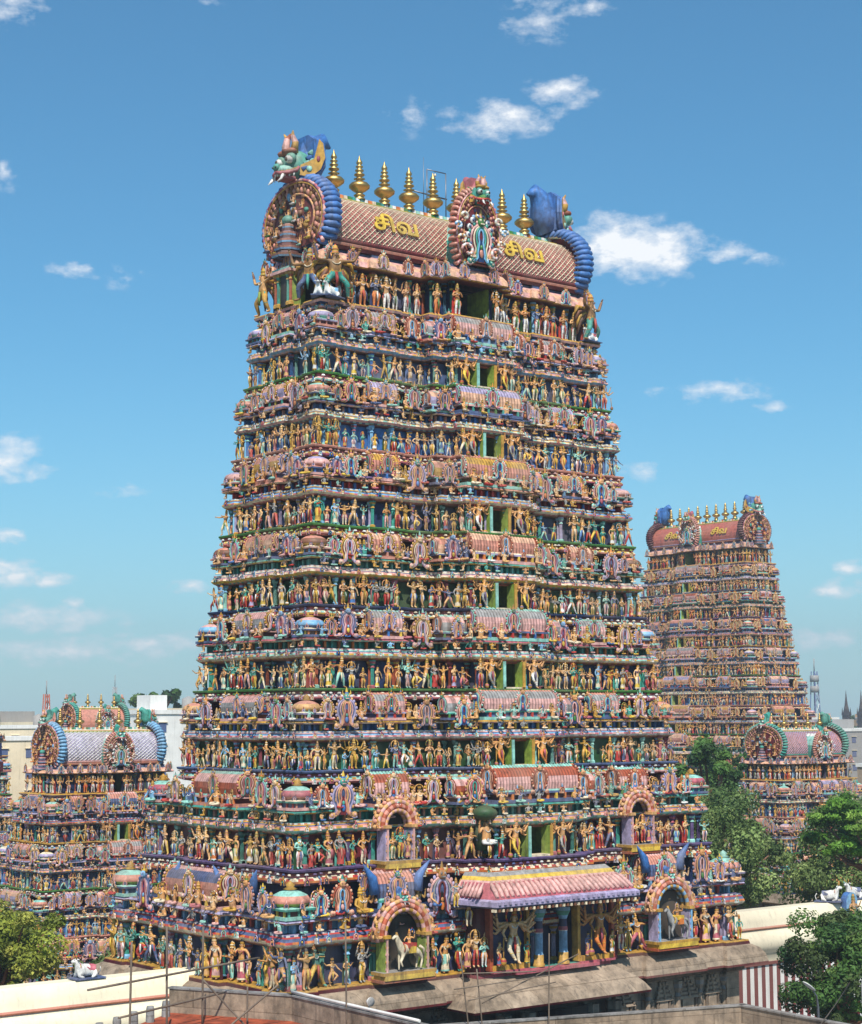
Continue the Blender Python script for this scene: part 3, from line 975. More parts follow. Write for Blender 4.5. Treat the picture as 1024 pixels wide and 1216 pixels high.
TOWERCOL = [  # wall, ledge(A,B), cornice bands, hara back, pillars, barrel bands
    dict(wall='navy', ledge=('ochre', 'rust'), corn=('orange', 'cream', 'slate', 'red', 'lilac'), back='navy', pil=('teal', 'lilac'), bar=['slate', 'salmon', 'pink'], sm=('sky', 'red'), ku=['olive', 'salmon', 'aqua']),
    dict(wall='maroon', ledge=('purple', 'slate'), corn=('pink', 'aqua', 'salmon', 'ochre', 'teal'), back='wine', pil=('teal', 'purple'), bar=['pink', 'rust', 'aqua'], sm=('teal', 'salmon'), ku=['salmon', 'rose', 'aqua']),
    dict(wall='dkgreen', ledge=('slate', 'purple'), corn=('rose', 'white', 'sky', 'pink', 'ochre'), back='wine', pil=('aqua', 'rose'), bar=['pink', 'grey', 'salmon'], sm=('blue', 'yellow'), ku=['ochre', 'tan', 'salmon']),
    dict(wall='navy', ledge=('green', 'dkgreen'), corn=('ochre', 'cream', 'pink', 'aqua', 'rose'), back='wine', pil=('teal', 'rust'), bar=['pink', 'grey', 'aqua'], sm=('teal', 'orange'), ku=['slate', 'sky', 'pink']),
    dict(wall='dkgreen', ledge=('navy', 'slate'), corn=('salmon', 'yellow', 'pink', 'cream', 'teal'), back='wine', pil=('aqua', 'rose'), bar=['salmon', 'peach', 'pink'], sm=('teal', 'aqua'), ku=['ochre', 'brown', 'salmon']),
    dict(wall='navy', ledge=('green', 'olive'), corn=('rose', 'cream', 'sky', 'ochre', 'salmon'), back='navy', pil=('lilac', 'teal'), bar=['salmon', 'ochre', 'peach'], sm=('red', 'blue'), ku=['salmon', 'pink', 'lilac']),
    dict(wall='blue', ledge=('salmon', 'pink'), corn=('aqua', 'pink', 'ochre', 'cream', 'slate'), back='wine', pil=('blue', 'sky'), bar=['peach', 'lilac', 'pink'], sm=('blue', 'salmon'), ku=['pink', 'salmon', 'aqua']),
    dict(wall='slate', ledge=('green', 'olive'), corn=('pink', 'sky', 'salmon', 'ochre', 'lilac'), back='slate', pil=('blue', 'aqua'), bar=['pink', 'grey', 'salmon'], sm=('sky', 'pink'), ku=['aqua', 'lilac', 'cream']),
]
TOPCOL = dict(wall='navy', ledge=('ochre', 'salmon'), corn=('pink', 'peach', 'aqua'), pil=('teal', 'rust'))
MESHC = {}


def inst(key, tpl, pal, name, parent, loc, rotz, sc, m=None):
    k = (key, tuple(str(p) for p in pal))
    if k not in MESHC:
        t = MB(); t.add(tpl, pal=pal)
        MESHC[k] = t.mesh(name, m)
    return link(name, MESHC[k], parent, loc, rotz, sc)


YALI = None


def gopuram(name, label, loc, rotz, T, Ls, Ds, top, detail=2, sides=('F', 'L'), cap=100, seed=1, portal=False, roofcol=None, letters=False, nk=9, group=None, P0=(1.7, 1.2), groundz=-6.0, sp=0.66, fscale=1.0, roofh=None, dull=None, warm=False):
    rnd = random.Random(seed)
    root = thing(name, label, 'temple tower', loc, rotz, group)
    nt_ = len(T) - 1
    pils = []
    stat = []                 # statues collected: (size, tpl key, tpl, pal, pos, rot, scale, parent index)
    shr = []
    tools = {}
    storeys = []
    c_, s_ = math.cos(rotz), math.sin(rotz)

    def wdist(p):
        x, y = loc[0] + c_ * p[0] - s_ * p[1], loc[1] + s_ * p[0] + c_ * p[1]
        return math.dist((x, y, loc[2] + p[2]), CAM_POS)

    def statue(st, key, tpl, p, rot, sc, nm='statue', pal=None):
        pal = pal or rnd.choice(FPAL)
        if warm: pal = [rnd.choice(['ochre', 'tan', 'orange', 'skin', 'skin2'])] + list(pal[1:]); pal[1] = rnd.choice(['ochre', 'tan', 'orange', 'cream', 'salmon', 'yellow', 'aqua', 'red'])
        stat.append([sc / wdist(p), key, tpl, pal, p, rot, sc, st, nm])

    plans = []
    for k in range(nt_ + 1):
        h = (T[k + 1] - T[k]) if k < nt_ else (T[k] - T[k - 1])
        a = .31 * h * (1 if Ds[k] > 2.0 else .85)
        ef = max(.18, .5 - .13 * k) if portal else (max(.3, 1.3 - .16 * k) if warm else .4)
        Lo, Do = Ls[k] + a * ef, Ds[k] + a * ef
        t = k / max(1, nt_)
        P = P0[0] * (1 - t) + P0[1] * t
        if portal and k == 0: P = .02
        plans.append((plan(Lo, Do, a, .22 * h / 4.3, P), a, h, P, Lo, Do, plan(Lo, Do, a, .22 * h / 4.3, P, door=.034 * Lo + .2)))
    if not portal:
        mb = MB()
        mould(mb, [plans[0][0][0]], [(0, -.2, groundz - .3, 'dkstone'), (0, -.2, T[0] - 1.2, 'stone'), (0, .35, T[0] - 1.0, 'stone'), (0, .1, T[0] - .1, 'stone')], 1.0, 0)
        mb.build('base', STONE, root)
    for k in range(nt_):
        (poly, segs, ss, m, c, f, s0, s1), a, h, P, Lo, Do, dpl = plans[k]
        npoly, nseg, nss, nm_, nc, nf, ns0, ns1 = plans[k + 1][0]
        nLo, nDo = plans[k + 1][4], plans[k + 1][5]
        tcx = TOWERCOL[(k + seed) % len(TOWERCOL)] if seed else TOWERCOL[k % len(TOWERCOL)]
        z0 = T[k]; s = h / 4.3
        dw = .034 * Lo + .2
        # ---- wall with the doorway notch
        mb = MB()
        is_portal = portal and k == 0
        if not is_portal:
            dp = dpl[0]
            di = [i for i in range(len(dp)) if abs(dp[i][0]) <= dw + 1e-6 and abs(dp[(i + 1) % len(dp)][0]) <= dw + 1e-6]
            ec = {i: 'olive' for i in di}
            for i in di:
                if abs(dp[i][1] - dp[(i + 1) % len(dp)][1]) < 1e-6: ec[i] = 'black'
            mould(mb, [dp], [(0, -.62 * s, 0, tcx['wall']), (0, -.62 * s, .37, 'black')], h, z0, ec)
            for sy in (-1, 1):
                yy = sy * (Do + P - .62 * s)
                Vq = np.array([[-dw - .8, yy, z0 + .366 * h], [dw + .8, yy, z0 + .366 * h], [dw + .8, yy - sy * 2.2, z0 + .366 * h], [-dw - .8, yy - sy * 2.2, z0 + .366 * h]])
                mb.raw(Vq, [[0, 1, 2, 3]], C4('dkgreen'))
        else:
            mould(mb, [poly], [(0, -.62 * s, 0, tcx['wall']), (0, -.62 * s, .37, 'black')], h, z0)
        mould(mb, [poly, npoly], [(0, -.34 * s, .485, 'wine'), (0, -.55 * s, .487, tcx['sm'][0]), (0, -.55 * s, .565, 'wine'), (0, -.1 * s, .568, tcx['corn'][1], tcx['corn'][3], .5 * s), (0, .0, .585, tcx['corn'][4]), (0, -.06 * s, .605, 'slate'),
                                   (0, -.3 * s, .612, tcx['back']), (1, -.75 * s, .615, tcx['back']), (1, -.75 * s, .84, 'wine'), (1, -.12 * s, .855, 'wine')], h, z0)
        wallmb = mb
        storey = thing_node(root, z0)
        storeys.append(storey)
        # ---- ledge on which the statues stand
        if k == 0 or True:
            mb = MB()
            la, lb = tcx['ledge']
            mould(mb, [poly], [(0, -.9 * s, -.03, lb), (0, -.02, -.03, lb, la, .35), (0, .08, -.02, la), (0, .11, .0, la), (0, .09, .008, la), (0, -.9 * s, .01, la)], h, z0)
            if detail > 1 and k:
                for i in range(len(poly)):
                    p, q = np.array(offpoly(poly, .02)[i]), np.array(offpoly(poly, .02)[(i + 1) % len(poly)])
                    ln = np.linalg.norm(q - p); e = (q - p) / (ln + 1e-9); nv = np.array([e[1], -e[0]])
                    if nv[1] > .5: continue
                    mm = max(1, int(ln / .5))
                    for j in range(mm):
                        w_ = p + e * ln * (j + .5) / mm
                        box(mb, (w_[0], w_[1], z0 - .045 * h), (.2, .2, .08), rnd.choice(['cream', 'white', la, lb]), .7)
            sub(mb, 'ledge', STUCCO, storey, z0)
        # ---- cornice
        mb = MB()
        co = tcx['corn']
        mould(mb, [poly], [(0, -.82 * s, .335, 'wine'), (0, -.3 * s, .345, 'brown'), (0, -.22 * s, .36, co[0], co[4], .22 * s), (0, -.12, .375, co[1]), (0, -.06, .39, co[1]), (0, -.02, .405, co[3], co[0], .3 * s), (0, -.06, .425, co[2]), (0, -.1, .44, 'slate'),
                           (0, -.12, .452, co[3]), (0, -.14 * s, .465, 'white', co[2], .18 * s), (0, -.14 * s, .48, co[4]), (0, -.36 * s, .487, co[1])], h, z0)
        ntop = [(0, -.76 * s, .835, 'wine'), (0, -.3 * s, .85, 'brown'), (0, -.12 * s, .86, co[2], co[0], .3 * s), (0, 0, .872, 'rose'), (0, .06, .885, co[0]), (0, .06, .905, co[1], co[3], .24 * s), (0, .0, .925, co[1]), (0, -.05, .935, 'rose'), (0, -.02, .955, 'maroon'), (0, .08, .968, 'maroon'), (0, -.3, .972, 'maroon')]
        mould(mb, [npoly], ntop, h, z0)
        # antefixes
        sp1, sp2 = 1.15 * s, .95 * s
        if detail > 0:
            for poly_, zz, off, spc, hh in ((poly, .395, .1, sp1, .085 * h), (npoly, .865, .08, sp2, .085 * h)):
                if detail < 2: spc *= 1.6
                ip = offpoly(poly_, off)
                for i in range(len(ip)):
                    p, q = ip[i], ip[(i + 1) % len(ip)]
                    ln = np.linalg.norm(q - p)
                    if ln < .25: continue
                    e = (q - p) / ln; nv = (e[1], -e[0])
                    if nv[1] > .5 and detail < 3: continue
                    mm = max(1, int(round(ln / spc)))
                    for j in range(mm):
                        w_ = p + e * ln * (j + .5) / mm
                        mb.add(MNASI, (w_[0], w_[1], z0 + zz * h), math.atan2(nv[0], -nv[1]), hh, [rnd.choice(['pink', 'blue', 'aqua', 'ochre', 'salmon', 'lilac', 'rose']), rnd.choice(['white', 'cream', 'navy', 'rose']), rnd.choice(['gold', 'sky', 'rose']), rnd.choice(['yellow', 'skin', 'teal'])])
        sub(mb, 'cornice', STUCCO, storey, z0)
        # ---- small pillars of the strip and wall pilasters
        mb = wallmb
        for (poly_, off, zz, hh, spc, kind) in ((poly, -.42 * s, .487, .08, .42 * s, 0), (poly, -.42 * s, .01, .34, 1.25 * s, 1)):
            ip = offpoly(poly_, off)
            for i in range(len(ip)):
                p, q = ip[i], ip[(i + 1) % len(ip)]
                ln = np.linalg.norm(q - p)
                if ln < .3: continue
                e = (q - p) / ln; nv = (e[1], -e[0])
                if nv[1] > .5: continue
                mm = max(1, int(round(ln / spc)))
                for j in range(mm + (1 if kind else 0)):
                    w_ = p + e * ln * ((j + .5) / mm if not kind else j / mm)
                    if kind == 0:
                        box(mb, (w_[0], w_[1], z0 + (zz + hh / 2) * h), (.13 * s, .13 * s, hh * h), tcx['sm'][j % 2])
                    else:
                        if abs(w_[0]) < dw + .1 and abs(w_[1]) > Do: continue
                        pils.append([hh * h / wdist((w_[0], w_[1], z0)), (w_[0], w_[1], z0 + zz * h), hh * h, .13 * s, [rnd.choice(tcx['pil']), rnd.choice(['sky', 'ochre', 'rose', 'aqua'])], k])
        if not is_portal:
            yy = -(Do + P - .62 * s)
            for sx in (-1, 1):
                box(mb, (sx * (dw + .08), yy - .3 * s, z0 + .18 * h), (.15, .66 * s, .335 * h), 'olive')
                box(mb, (sx * (dw + .08), yy - .645 * s, z0 + .18 * h), (.19, .05, .34 * h), 'ochre' if sx > 0 else 'aqua')
        fill(storey, mb, z0)
        # ---- doorway: step and lintel
        if not is_portal:
            yy = -(Do + P - .62 * s)
            mb = MB()
            box(mb, (0, yy - .02, z0 + .345 * h), (2 * dw + .5, .3, .035 * h), 'rust')
            sub(mb, 'door_lintel', STUCCO, storey, z0)
            mb = MB()
            box(mb, (0, yy - .3, z0 + .02 * h), (2 * dw + .3, .8, .02 * h), 'cream')
            sub(mb, 'door_step', STUCCO, storey, z0)
        # ---- shrines on the cornice
        zb = z0 + .607 * h
        hs = .40 * h
        lo = detail < 1
        sw = (s1 - s0)
        dS = 1.15 * s
        kt = tools.setdefault(('k', k), kuta(a * 1.02, hs * .9))
        st = tools.setdefault(('s', k), sala(sw * .8, dS, hs, lo))
        sc_ = tools.setdefault(('c', k), sala(2 * c * .93, dS * 1.15, hs * 1.12, lo))
        sf = tools.setdefault(('f', k), sala((f - c) * 1.6, dS * .8, hs * .85, True))
        sd = tools.setdefault(('d', k), sala(max(.9, 2 * m * .85), dS, hs, lo))
        sl = [('K', kt, -Lo + a / 2, -Do + a / 2, 0), ('K', kt, Lo - a / 2, -Do + a / 2, 0), ('K', kt, -Lo + a / 2, Do - a / 2, -PI / 2), ('K', kt, Lo - a / 2, Do - a / 2, 0)]
        sl += [('S', st, x, -Do + dS * .5, 0) for x in (-(s0 + s1) / 2, (s0 + s1) / 2)]
        if not is_portal: sl += [('C', sc_, 0, -(Do + P) + dS * .6, 0)]
        if not is_portal: sl += [('F', sf, x, -(Do + P * .45) + dS * .45, 0) for x in (-(c + f) / 2, (c + f) / 2)]
        sl += [('D', sd, -Lo + dS * .45, 0, -PI / 2), ('D', sd, Lo - dS * .45, 0, PI / 2)]
        for (q, tp, x, y, r) in sl:
            bands = tcx['ku'] if q == 'K' else tcx['bar']
            if q in 'FD' : bands = [bands[1], bands[0], bands[2]]
            pal = shrine_pal(bands, k * 3 + ord(q) + seed + (2 if x > 0 else 0))
            if q == 'C' and portal and k == 1: pal[10:13] = ['pink', 'rust', 'aqua']
            inst((name, seed, q, k, x > 0), tp, pal, 'miniature_shrine', storey, (x, y, zb - z0), r + rnd.uniform(-.02, .02), (1, 1, rnd.uniform(.94, 1.05)))
        # ---- free standing horseshoe plaques
        nh = .36 * h
        def nas(x, y, r, sc=1.0, i=0, wmul=1.0):
            sc *= rnd.uniform(.74, 1.1); r += rnd.uniform(-.1, .1); i = rnd.randrange(9)
            shr.append([nh * sc / wdist((x, y, zb)), NASI if detail > 0 else NASI_LO, place_nasi_pal(k * 5 + i + seed) if not warm else ['tan', 'ochre', 'salmon', 'brown', 'maroon', 'cream', 'skin', 'gold', 'orange'], (x, y, zb - (.10 * h if sc > .9 else 0)), r, (nh * sc * .92 * wmul, nh * .55, nh * sc * 1.02), k])
        g = .22 * s
        gaps = [((f + s0) / 2, (s0 - f)), ((s1 + Lo - a) / 2, (Lo - a - s1))]
        for i, (x, wd) in enumerate(gaps):
            for sx in (-1, 1):
                nas(sx * x, -Do + g - .05, 0, 1.0, i + (sx > 0) * 2)
        for sx in (-1, 1):
            if not is_portal: nas(sx * (c + f) / 2, -(Do + P * .45) - .02, 0, .9, 4 + sx)
        for cx in (-Lo + a * 1.2, Lo - a * 1.2): nas(cx, -Do + .12, 0, .66, 0)
        if 'L' in sides:
            for cy in (-Do + a * 1.15,): nas(-Lo + .12, cy, -PI / 2, .72, int(cy) % 7)
        if 'R' in sides:
            for cy in (-Do + a * 1.15,): nas(Lo - .12, cy, PI / 2, .72, int(cy) % 7)
        for sy in (-1, 1):
            y = sy * (m + Do - a) / 2
            if 'L' in sides: nas(-Lo + g - .05, y, -PI / 2, .95, 2 + sy, min(1, (Do - a - m) / nh * 1.1) if Do - a - m > .3 else .5)
            if 'R' in sides: nas(Lo - g + .05, y, PI / 2, .95, 3 + sy, min(1, (Do - a - m) / nh * 1.1) if Do - a - m > .3 else .5)
        # seated attendants beside the plaques
        gh = .27 * h / .62
        for i, (x, wd) in enumerate(gaps):
            for sx in (-1, 1):
                for sg in (-1, 1):
                    xx = sx * x + sg * (nh * .5 + gh * .17)
                    statue(k, 'gana' if sg > 0 else 'gana2', GANA if sg > 0 else GANA2, (xx, -Do + g + .1, zb), rnd.uniform(-.2, .2), gh * .8, 'seated_statue', [rnd.choice(['skin', 'tan', 'ochre', 'skin3', 'teal', 'skin2']), rnd.choice(CLOTH), 'gold', rnd.choice(CLOTH), 'black', 'white', 'red', 'green'])
        def edge_items(off, zz, spc, szr, prob):
            pe = offpoly(poly, off)
            for i in range(len(pe)):
                p, q = pe[i], pe[(i + 1) % len(pe)]
                ln = np.linalg.norm(q - p)
                if ln < .4 * s: continue
                e = (q - p) / ln; nv = (e[1], -e[0])
                sd_ = 'F' if nv[1] < -.5 else ('L' if nv[0] < -.5 else ('R' if nv[0] > .5 else 'B'))
                if sd_ not in sides: continue
                mm = max(1, int(round(ln / spc)))
                for j in range(mm):
                    if rnd.random() > prob: continue
                    w_ = p + e * ln * (j + rnd.uniform(.25, .75)) / mm
                    if is_portal and abs(w_[0]) < 5.5 and sd_ == 'F': continue
                    sz = rnd.uniform(*szr) * h
                    statue(k, 'gana', rnd.choice([GANA, GANA2]), (w_[0], w_[1], z0 + zz * h), math.atan2(nv[0], -nv[1]) + rnd.uniform(-.5, .5), sz, 'seated_statue', rnd.choice(FPAL))
                    stat[-1][1] = 'gana' if stat[-1][2] is GANA else 'gana2'
        edge_items(-.05 * s, .487, .85 * s, (.17, .24), .8 if detail > 1 else .4)
        edge_items(-.02 * s, .61, 1.05 * s, (.24, .38), .8 if detail > 1 else .4)
        # ---- standing statues
        fh = (.35 * h if k else .37 * h) * fscale
        polyF = offpoly(poly, -.08 * s)
        for i in range(len(polyF)):
            p, q = polyF[i], polyF[(i + 1) % len(polyF)]
            ln = np.linalg.norm(q - p)
            if ln < .5 * s: continue
            e = (q - p) / ln; nv = (e[1], -e[0])
            sd_ = 'F' if nv[1] < -.5 else ('L' if nv[0] < -.5 else ('R' if nv[0] > .5 else 'B'))
            if sd_ not in sides: continue
            if portal and k == 0 and sd_ == 'F' and (abs((p[0] + q[0]) / 2) < f * 1.05): continue
            if portal and k in (0, 1) and sd_ == 'F' and abs(abs((p[0] + q[0]) / 2) - (s0 + s1) / 2) < .5: continue
            spc = sp * s * rnd.uniform(.92, 1.06)
            mm = max(1, int(round(ln / spc)))
            rr = math.atan2(nv[0], -nv[1])
            ctr = (sd_ == 'F' and abs((p[0] + q[0]) / 2) < .1)
            for j in range(mm):
                w_ = p + e * ln * (j + .5) / mm
                if ctr and abs(w_[0]) < dw + .42 * h * .7: continue
                if rnd.random() < .04: continue
                big = rnd.random()
                sc = fh * rnd.choice([.72, .84, .94, 1.0, 1.04, 1.12])
                key = rnd.choice(POSES)
                statue(k, key, SA[key], (w_[0] - nv[0] * 0 + e[0] * rnd.uniform(-.06, .06), w_[1] + e[1] * rnd.uniform(-.06, .06), z0 + .012 * h), rr + rnd.uniform(-.35, .35), sc * .93)
        if not is_portal:
            gsc = .455 * h * .93
            yy = -(Do + P - .12)
            for sx in (-1, 1):
                statue(k, 'guard', GUARD, (sx * (dw + .42 * gsc + .15), yy, z0 + .012 * h), 0.0, gsc * 1.0, 'guardian_statue', ['skin', rnd.choice(['white', 'yellow', 'grey', 'orange']), 'gold', rnd.choice(['rose', 'red', 'purple']), 'black', 'white', 'wine', 'yellow'])
    # ------------------------------------------------ top storey
    (poly, segs, ss, m, c, f, s0, s1), a, h, P, Lo, Do, dpl = plans[nt_]
    z0 = T[nt_]; H = top['wall']; z1 = z0 + H
    dp = dpl[0]; dw = .034 * Lo + .2
    mb = MB()
    di = [i for i in range(len(dp)) if abs(dp[i][0]) <= dw + 1e-6 and abs(dp[(i + 1) % len(dp)][0]) <= dw + 1e-6]
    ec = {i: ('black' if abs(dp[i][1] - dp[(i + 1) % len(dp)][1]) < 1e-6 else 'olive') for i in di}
    sT = H / 2.4
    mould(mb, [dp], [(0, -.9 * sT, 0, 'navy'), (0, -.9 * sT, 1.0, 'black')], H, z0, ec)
    storey = mb.build('storey', STUCCO, root, (0, 0, z0)); storeys.append(storey)
    mb = MB()
    mould(mb, [poly], [(0, -1.0 * sT, -.14, 'salmon'), (0, .0, -.13, 'navy', 'salmon', .4), (0, .14, -.08, 'pink'), (0, .2, -.02, 'ochre'), (0, .12, .02, 'ochre'), (0, -1.0 * sT, .022, 'salmon')], H, z0)
    sub(mb, 'ledge', STUCCO, storey, z0)
    mb = MB()
    eh = top['eave']
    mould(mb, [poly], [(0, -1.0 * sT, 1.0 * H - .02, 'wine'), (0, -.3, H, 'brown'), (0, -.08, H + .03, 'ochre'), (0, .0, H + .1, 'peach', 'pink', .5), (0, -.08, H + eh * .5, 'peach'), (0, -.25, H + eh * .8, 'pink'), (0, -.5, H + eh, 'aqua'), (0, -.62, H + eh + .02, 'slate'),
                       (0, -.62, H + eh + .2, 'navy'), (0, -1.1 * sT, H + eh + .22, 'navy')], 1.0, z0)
    ip = offpoly(poly, -.02)
    for i in range(len(ip)):
        p, q = ip[i], ip[(i + 1) % len(ip)]
        ln = np.linalg.norm(q - p)
        if ln < .6 * sT or detail < 1: continue
        e = (q - p) / ln; nv = (e[1], -e[0])
        if nv[1] > .5: continue
        mm = max(1, int(round(ln / (2.2 * sT))))
        for j in range(mm):
            w_ = p + e * ln * (j + .5) / mm
            mb.add(NASI, (w_[0], w_[1], z1 + .05), math.atan2(nv[0], -nv[1]), (1.0 * sT, .5 * sT, 1.05 * sT), place_nasi_pal(i + j))
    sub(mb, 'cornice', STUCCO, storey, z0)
    mb = MB()
    ip = offpoly(poly, -.72 * sT)
    for i in range(len(ip)):
        p, q = ip[i], ip[(i + 1) % len(ip)]
        ln = np.linalg.norm(q - p)
        if ln < .5: continue
        mm = max(1, int(round(ln / (1.3 * sT))))
        for j in range(mm + 1):
            w_ = p + (q - p) * j / mm
            if abs(w_[0]) < dw + .1 and abs(w_[1]) > Do: continue
            pils.append([H / wdist((w_[0], w_[1], z0)), (w_[0], w_[1], z0 + .03), H - .05, .15 * sT, [rnd.choice(['teal', 'sky', 'dkgreen', 'rust']), 'ochre'], nt_])
    polyF = offpoly(poly, -.28 * sT)
    for i in range(len(polyF)):
        p, q = polyF[i], polyF[(i + 1) % len(polyF)]
        ln = np.linalg.norm(q - p)
        if ln < .5 * sT: continue
        e = (q - p) / ln; nv = (e[1], -e[0])
        sd_ = 'F' if nv[1] < -.5 else ('L' if nv[0] < -.5 else ('R' if nv[0] > .5 else 'B'))
        if sd_ not in sides: continue
        mm = max(1, int(round(ln / (.98 * sT * (sp / .62)))))
        ctr = (sd_ == 'F' and abs((p[0] + q[0]) / 2) < .1)
        for j in range(mm):
            w_ = p + e * ln * (j + .5) / mm
            if ctr and abs(w_[0]) < dw + .25: continue
            if sd_ == 'L' and portal: continue
            key = rnd.choice(['fold', 'fold', 'kneel', 'four', 'raise'])
            statue(nt_, key, SA[key], (w_[0], w_[1], z0 + .06), math.atan2(nv[0], -nv[1]) + rnd.uniform(-.15, .15), H * .86, 'statue', [rnd.choice(['skin', 'skin', 'tan', 'slate', 'skin2']), rnd.choice(['white', 'white', 'white', 'orange']), 'gold', rnd.choice(['red', 'green', 'white']), 'black', 'white', rnd.choice(['red', 'dkgreen', 'navy']), rnd.choice(['slate', 'red', 'orange'])])
    # ------------------------------------------------ barrel roof
    rb = top['rb']; ry, rz, RL = top['ry'], top['rz'], top['L']
    rc = roofcol or ('roof', 'cream', 'maroon')
    zR = z1 + eh + .2
    mb = MB()
    n = 20; a0 = -.42
    aa = np.linspace(a0, PI - a0, n + 1)
    prof = np.stack([-ry * np.cos(aa), zR + rz * (np.sin(aa) - math.sin(a0)) / (1 - math.sin(a0))], -1)
    xs = np.linspace(-RL, RL, 2)
    V = np.concatenate([np.concatenate([np.full((n + 1, 1), x), prof], 1) for x in xs])
    j = np.arange(n)
    Q = np.stack([j, j + n + 1, j + n + 2, j + 1], -1)
    hcol = np.minimum(j, n - 1 - j)
    QC = np.array([[*K[('tan' if rc[1] == 'cream' else 'lilac') if q >= 8 else ('maroon' if q < 1 else rc[0])], 0] for q in hcol])
    mb.raw(V, Q, QC)
    if detail > 1:     # the net of raised tile joints
        nd_ = int(2 * RL / .36)
        al = np.linspace(a0 + .25, PI / 2 - .26, 11)
        for i in range(-12, nd_ + 1):
            for sg in (-1, 1):
                P_ = []
                for q, t in enumerate(al):
                    x = -RL + i * .36 + (q * .42 if sg > 0 else (10 - q) * .42)
                    if -RL + .2 < x < RL - .2:
                        P_.append((x, -(ry + .02) * math.cos(t), zR + (rz + .02) * (math.sin(t) - math.sin(a0)) / (1 - math.sin(a0))))
                if len(P_) > 1: tube(mb, P_, .027, rc[1], 4, 0)
    # stripes across
    for t, cc, rr in ((a0 + .12, 'salmon', .1), (a0 + .2, rc[2], .07), (PI / 2 - .3, 'ochre', .09), (PI / 2 - .4, 'olive', .06), (PI / 2 - .2, 'white', .06), (PI / 2 - .12, 'cream', .07), (PI - a0 - .12, 'salmon', .1)):
        y = -ry * math.cos(t); z = zR + rz * (math.sin(t) - math.sin(a0)) / (1 - math.sin(a0))
        kk = int(2 * RL / .3)
        P_ = [(-RL + 2 * RL * q / kk, y, z) for q in range(kk + 1)]
        tube(mb, P_, rr, cc, 5, 0, alt='green' if cc == 'aqua' else cc)
    roof = mb.build('roof', ROOFM, root, (0, 0, zR))
    zt = zR + rz
    # ridge crest of coloured tiles
    mb = MB()
    kk = int(2 * RL / (.3 * top['s']))
    hc = .42 * top['s']
    for q in range(kk):
        x = -RL + 2 * RL * (q + .5) / kk
        box(mb, (x, 0, zt + hc * .4), (2 * RL / kk * .94, .55 * top['s'], hc), ['aqua', 'white', 'orange', 'cream', 'green', 'teal', 'white'][q % 7], .8)
    sub(mb, 'ridge_crest', ROOFM, roof, zR)
    # kalasams
    S = top['s'] * top.get('ks', 1.0)
    S = (S * 1.18, S * 1.18, S)
    fin = MB()
    lathe(fin, (0, 0, 0), [(.3, 0, 0), (.3, .08, 0), (.2, .14, 0), (.26, .22, 0), (.3, .28, 0), (.2, .36, 0), (.16, .42, 0), (.34, .55, 0), (.52, .72, 0), (.54, .86, 0), (.42, 1.02, 0), (.18, 1.14, 0), (.16, 1.2, 0), (.3, 1.27, 0), (.16, 1.34, 0), (.14, 1.4, 0), (.27, 1.5, 0), (.27, 1.56, 0), (.12, 1.66, 0), (.22, 1.76, 0), (.22, 1.82, 0), (.1, 1.9, 0), (.19, 2.0, 0), (.19, 2.05, 0), (.08, 2.12, 0), (.16, 2.22, 0), (.15, 2.32, 0), (.06, 2.5, 0), (.005, 2.72, 0)], 16)
    span = top['kspan']
    for q in range(nk):
        x = -span + 2 * span * q / (nk - 1)
        inst(('kal',), fin, ['gold'], 'finial', roof, (x, 0, zt + hc * .85 - zR), 0, S, BRASS)
    # gable ends
    for sx in (-1, 1):
        g_ = gable(ry, rz, rnd, detail, top['s'], 'blue' if not dull else dull)
        o = g_.build('gable_end', STUCCO, roof)
        o.location = (sx * RL, 0, 0); o.rotation_euler = (0, 0, sx * PI / 2)
        ym = inst(('yali', top.get('ycol', 0)), YALI, top.get('yp', YP[0]), 'lion_face', roof, (sx * (RL + .3 * top['s']), 0, rz * 1.02 + .3 * top['s']), sx * PI / 2, top['s'] * (1.55 if top['s'] > .9 else 1.2))
        # attendants on the gable
        for (yy, zz, sc) in ((-.74, .1, .36), (.74, .1, .36), (-.72, .36, .3), (.72, .36, .3), (-.5, .6, .3), (.5, .6, .3), (-.18, .74, .28), (.18, .74, .28), (-.45, .3, .3), (.45, .3, .3), (0, .52, .3), (-.25, .45, .26), (.25, .45, .26), (-.42, .04, .3), (.42, .04, .3)):
            gp = (sx * (RL + .75 * top['s']), yy * ry * 1.0, zR + zz * rz)
            statue(-1, 'gana2', GANA2, gp, sx * PI / 2, sc * rz * .95, 'seated_statue', ['skin', rnd.choice(CLOTH), 'gold', 'red', 'black', 'white', 'red', 'sky'])
        tw = MB()
        for q in range(5):
            ww = (1.5 - .24 * q) * top['s']
            lathe(tw, (0, 0, (.45 * q) * top['s']), [(ww * .62, 0, 'sky'), (ww * .66, .1 * top['s'], 'salmon'), (ww * .7, .2 * top['s'], rnd.choice(['pink', 'lilac'])), (ww * .5, .26 * top['s'], 'wine'), (ww * .48, .45 * top['s'], 'pink')], 8, 0, phase=PI / 8)
        ball(tw, (0, 0, 2.3 * top['s']), (.4 * top['s'], .4 * top['s'], .3 * top['s']), 'teal')
        o = tw.build('miniature_shrine', STUCCO, roof); o.location = (sx * (RL + .75 * top['s']), 0, -.4 * top['s'])
    # central dormer with its great horseshoe
    mb = MB()
    nw_ = top['nw']
    yD = Do + P * .8
    bb = MB(); barrel(bb, yD * 1.0, nw_ * .36, rz * .62, 0, ['teal', 'aqua', 'white'], 10, .2)
    mb.add(bb, (0, -yD * .5, .0), PI / 2)
    roof_d = mb
    gb = gable(nw_ * .42, top['nh'] * .92, rnd, detail, top['s'] * .62, 'salmon')
    mb.add(gb, (0, -yD + .1, -.2 * top['s']))
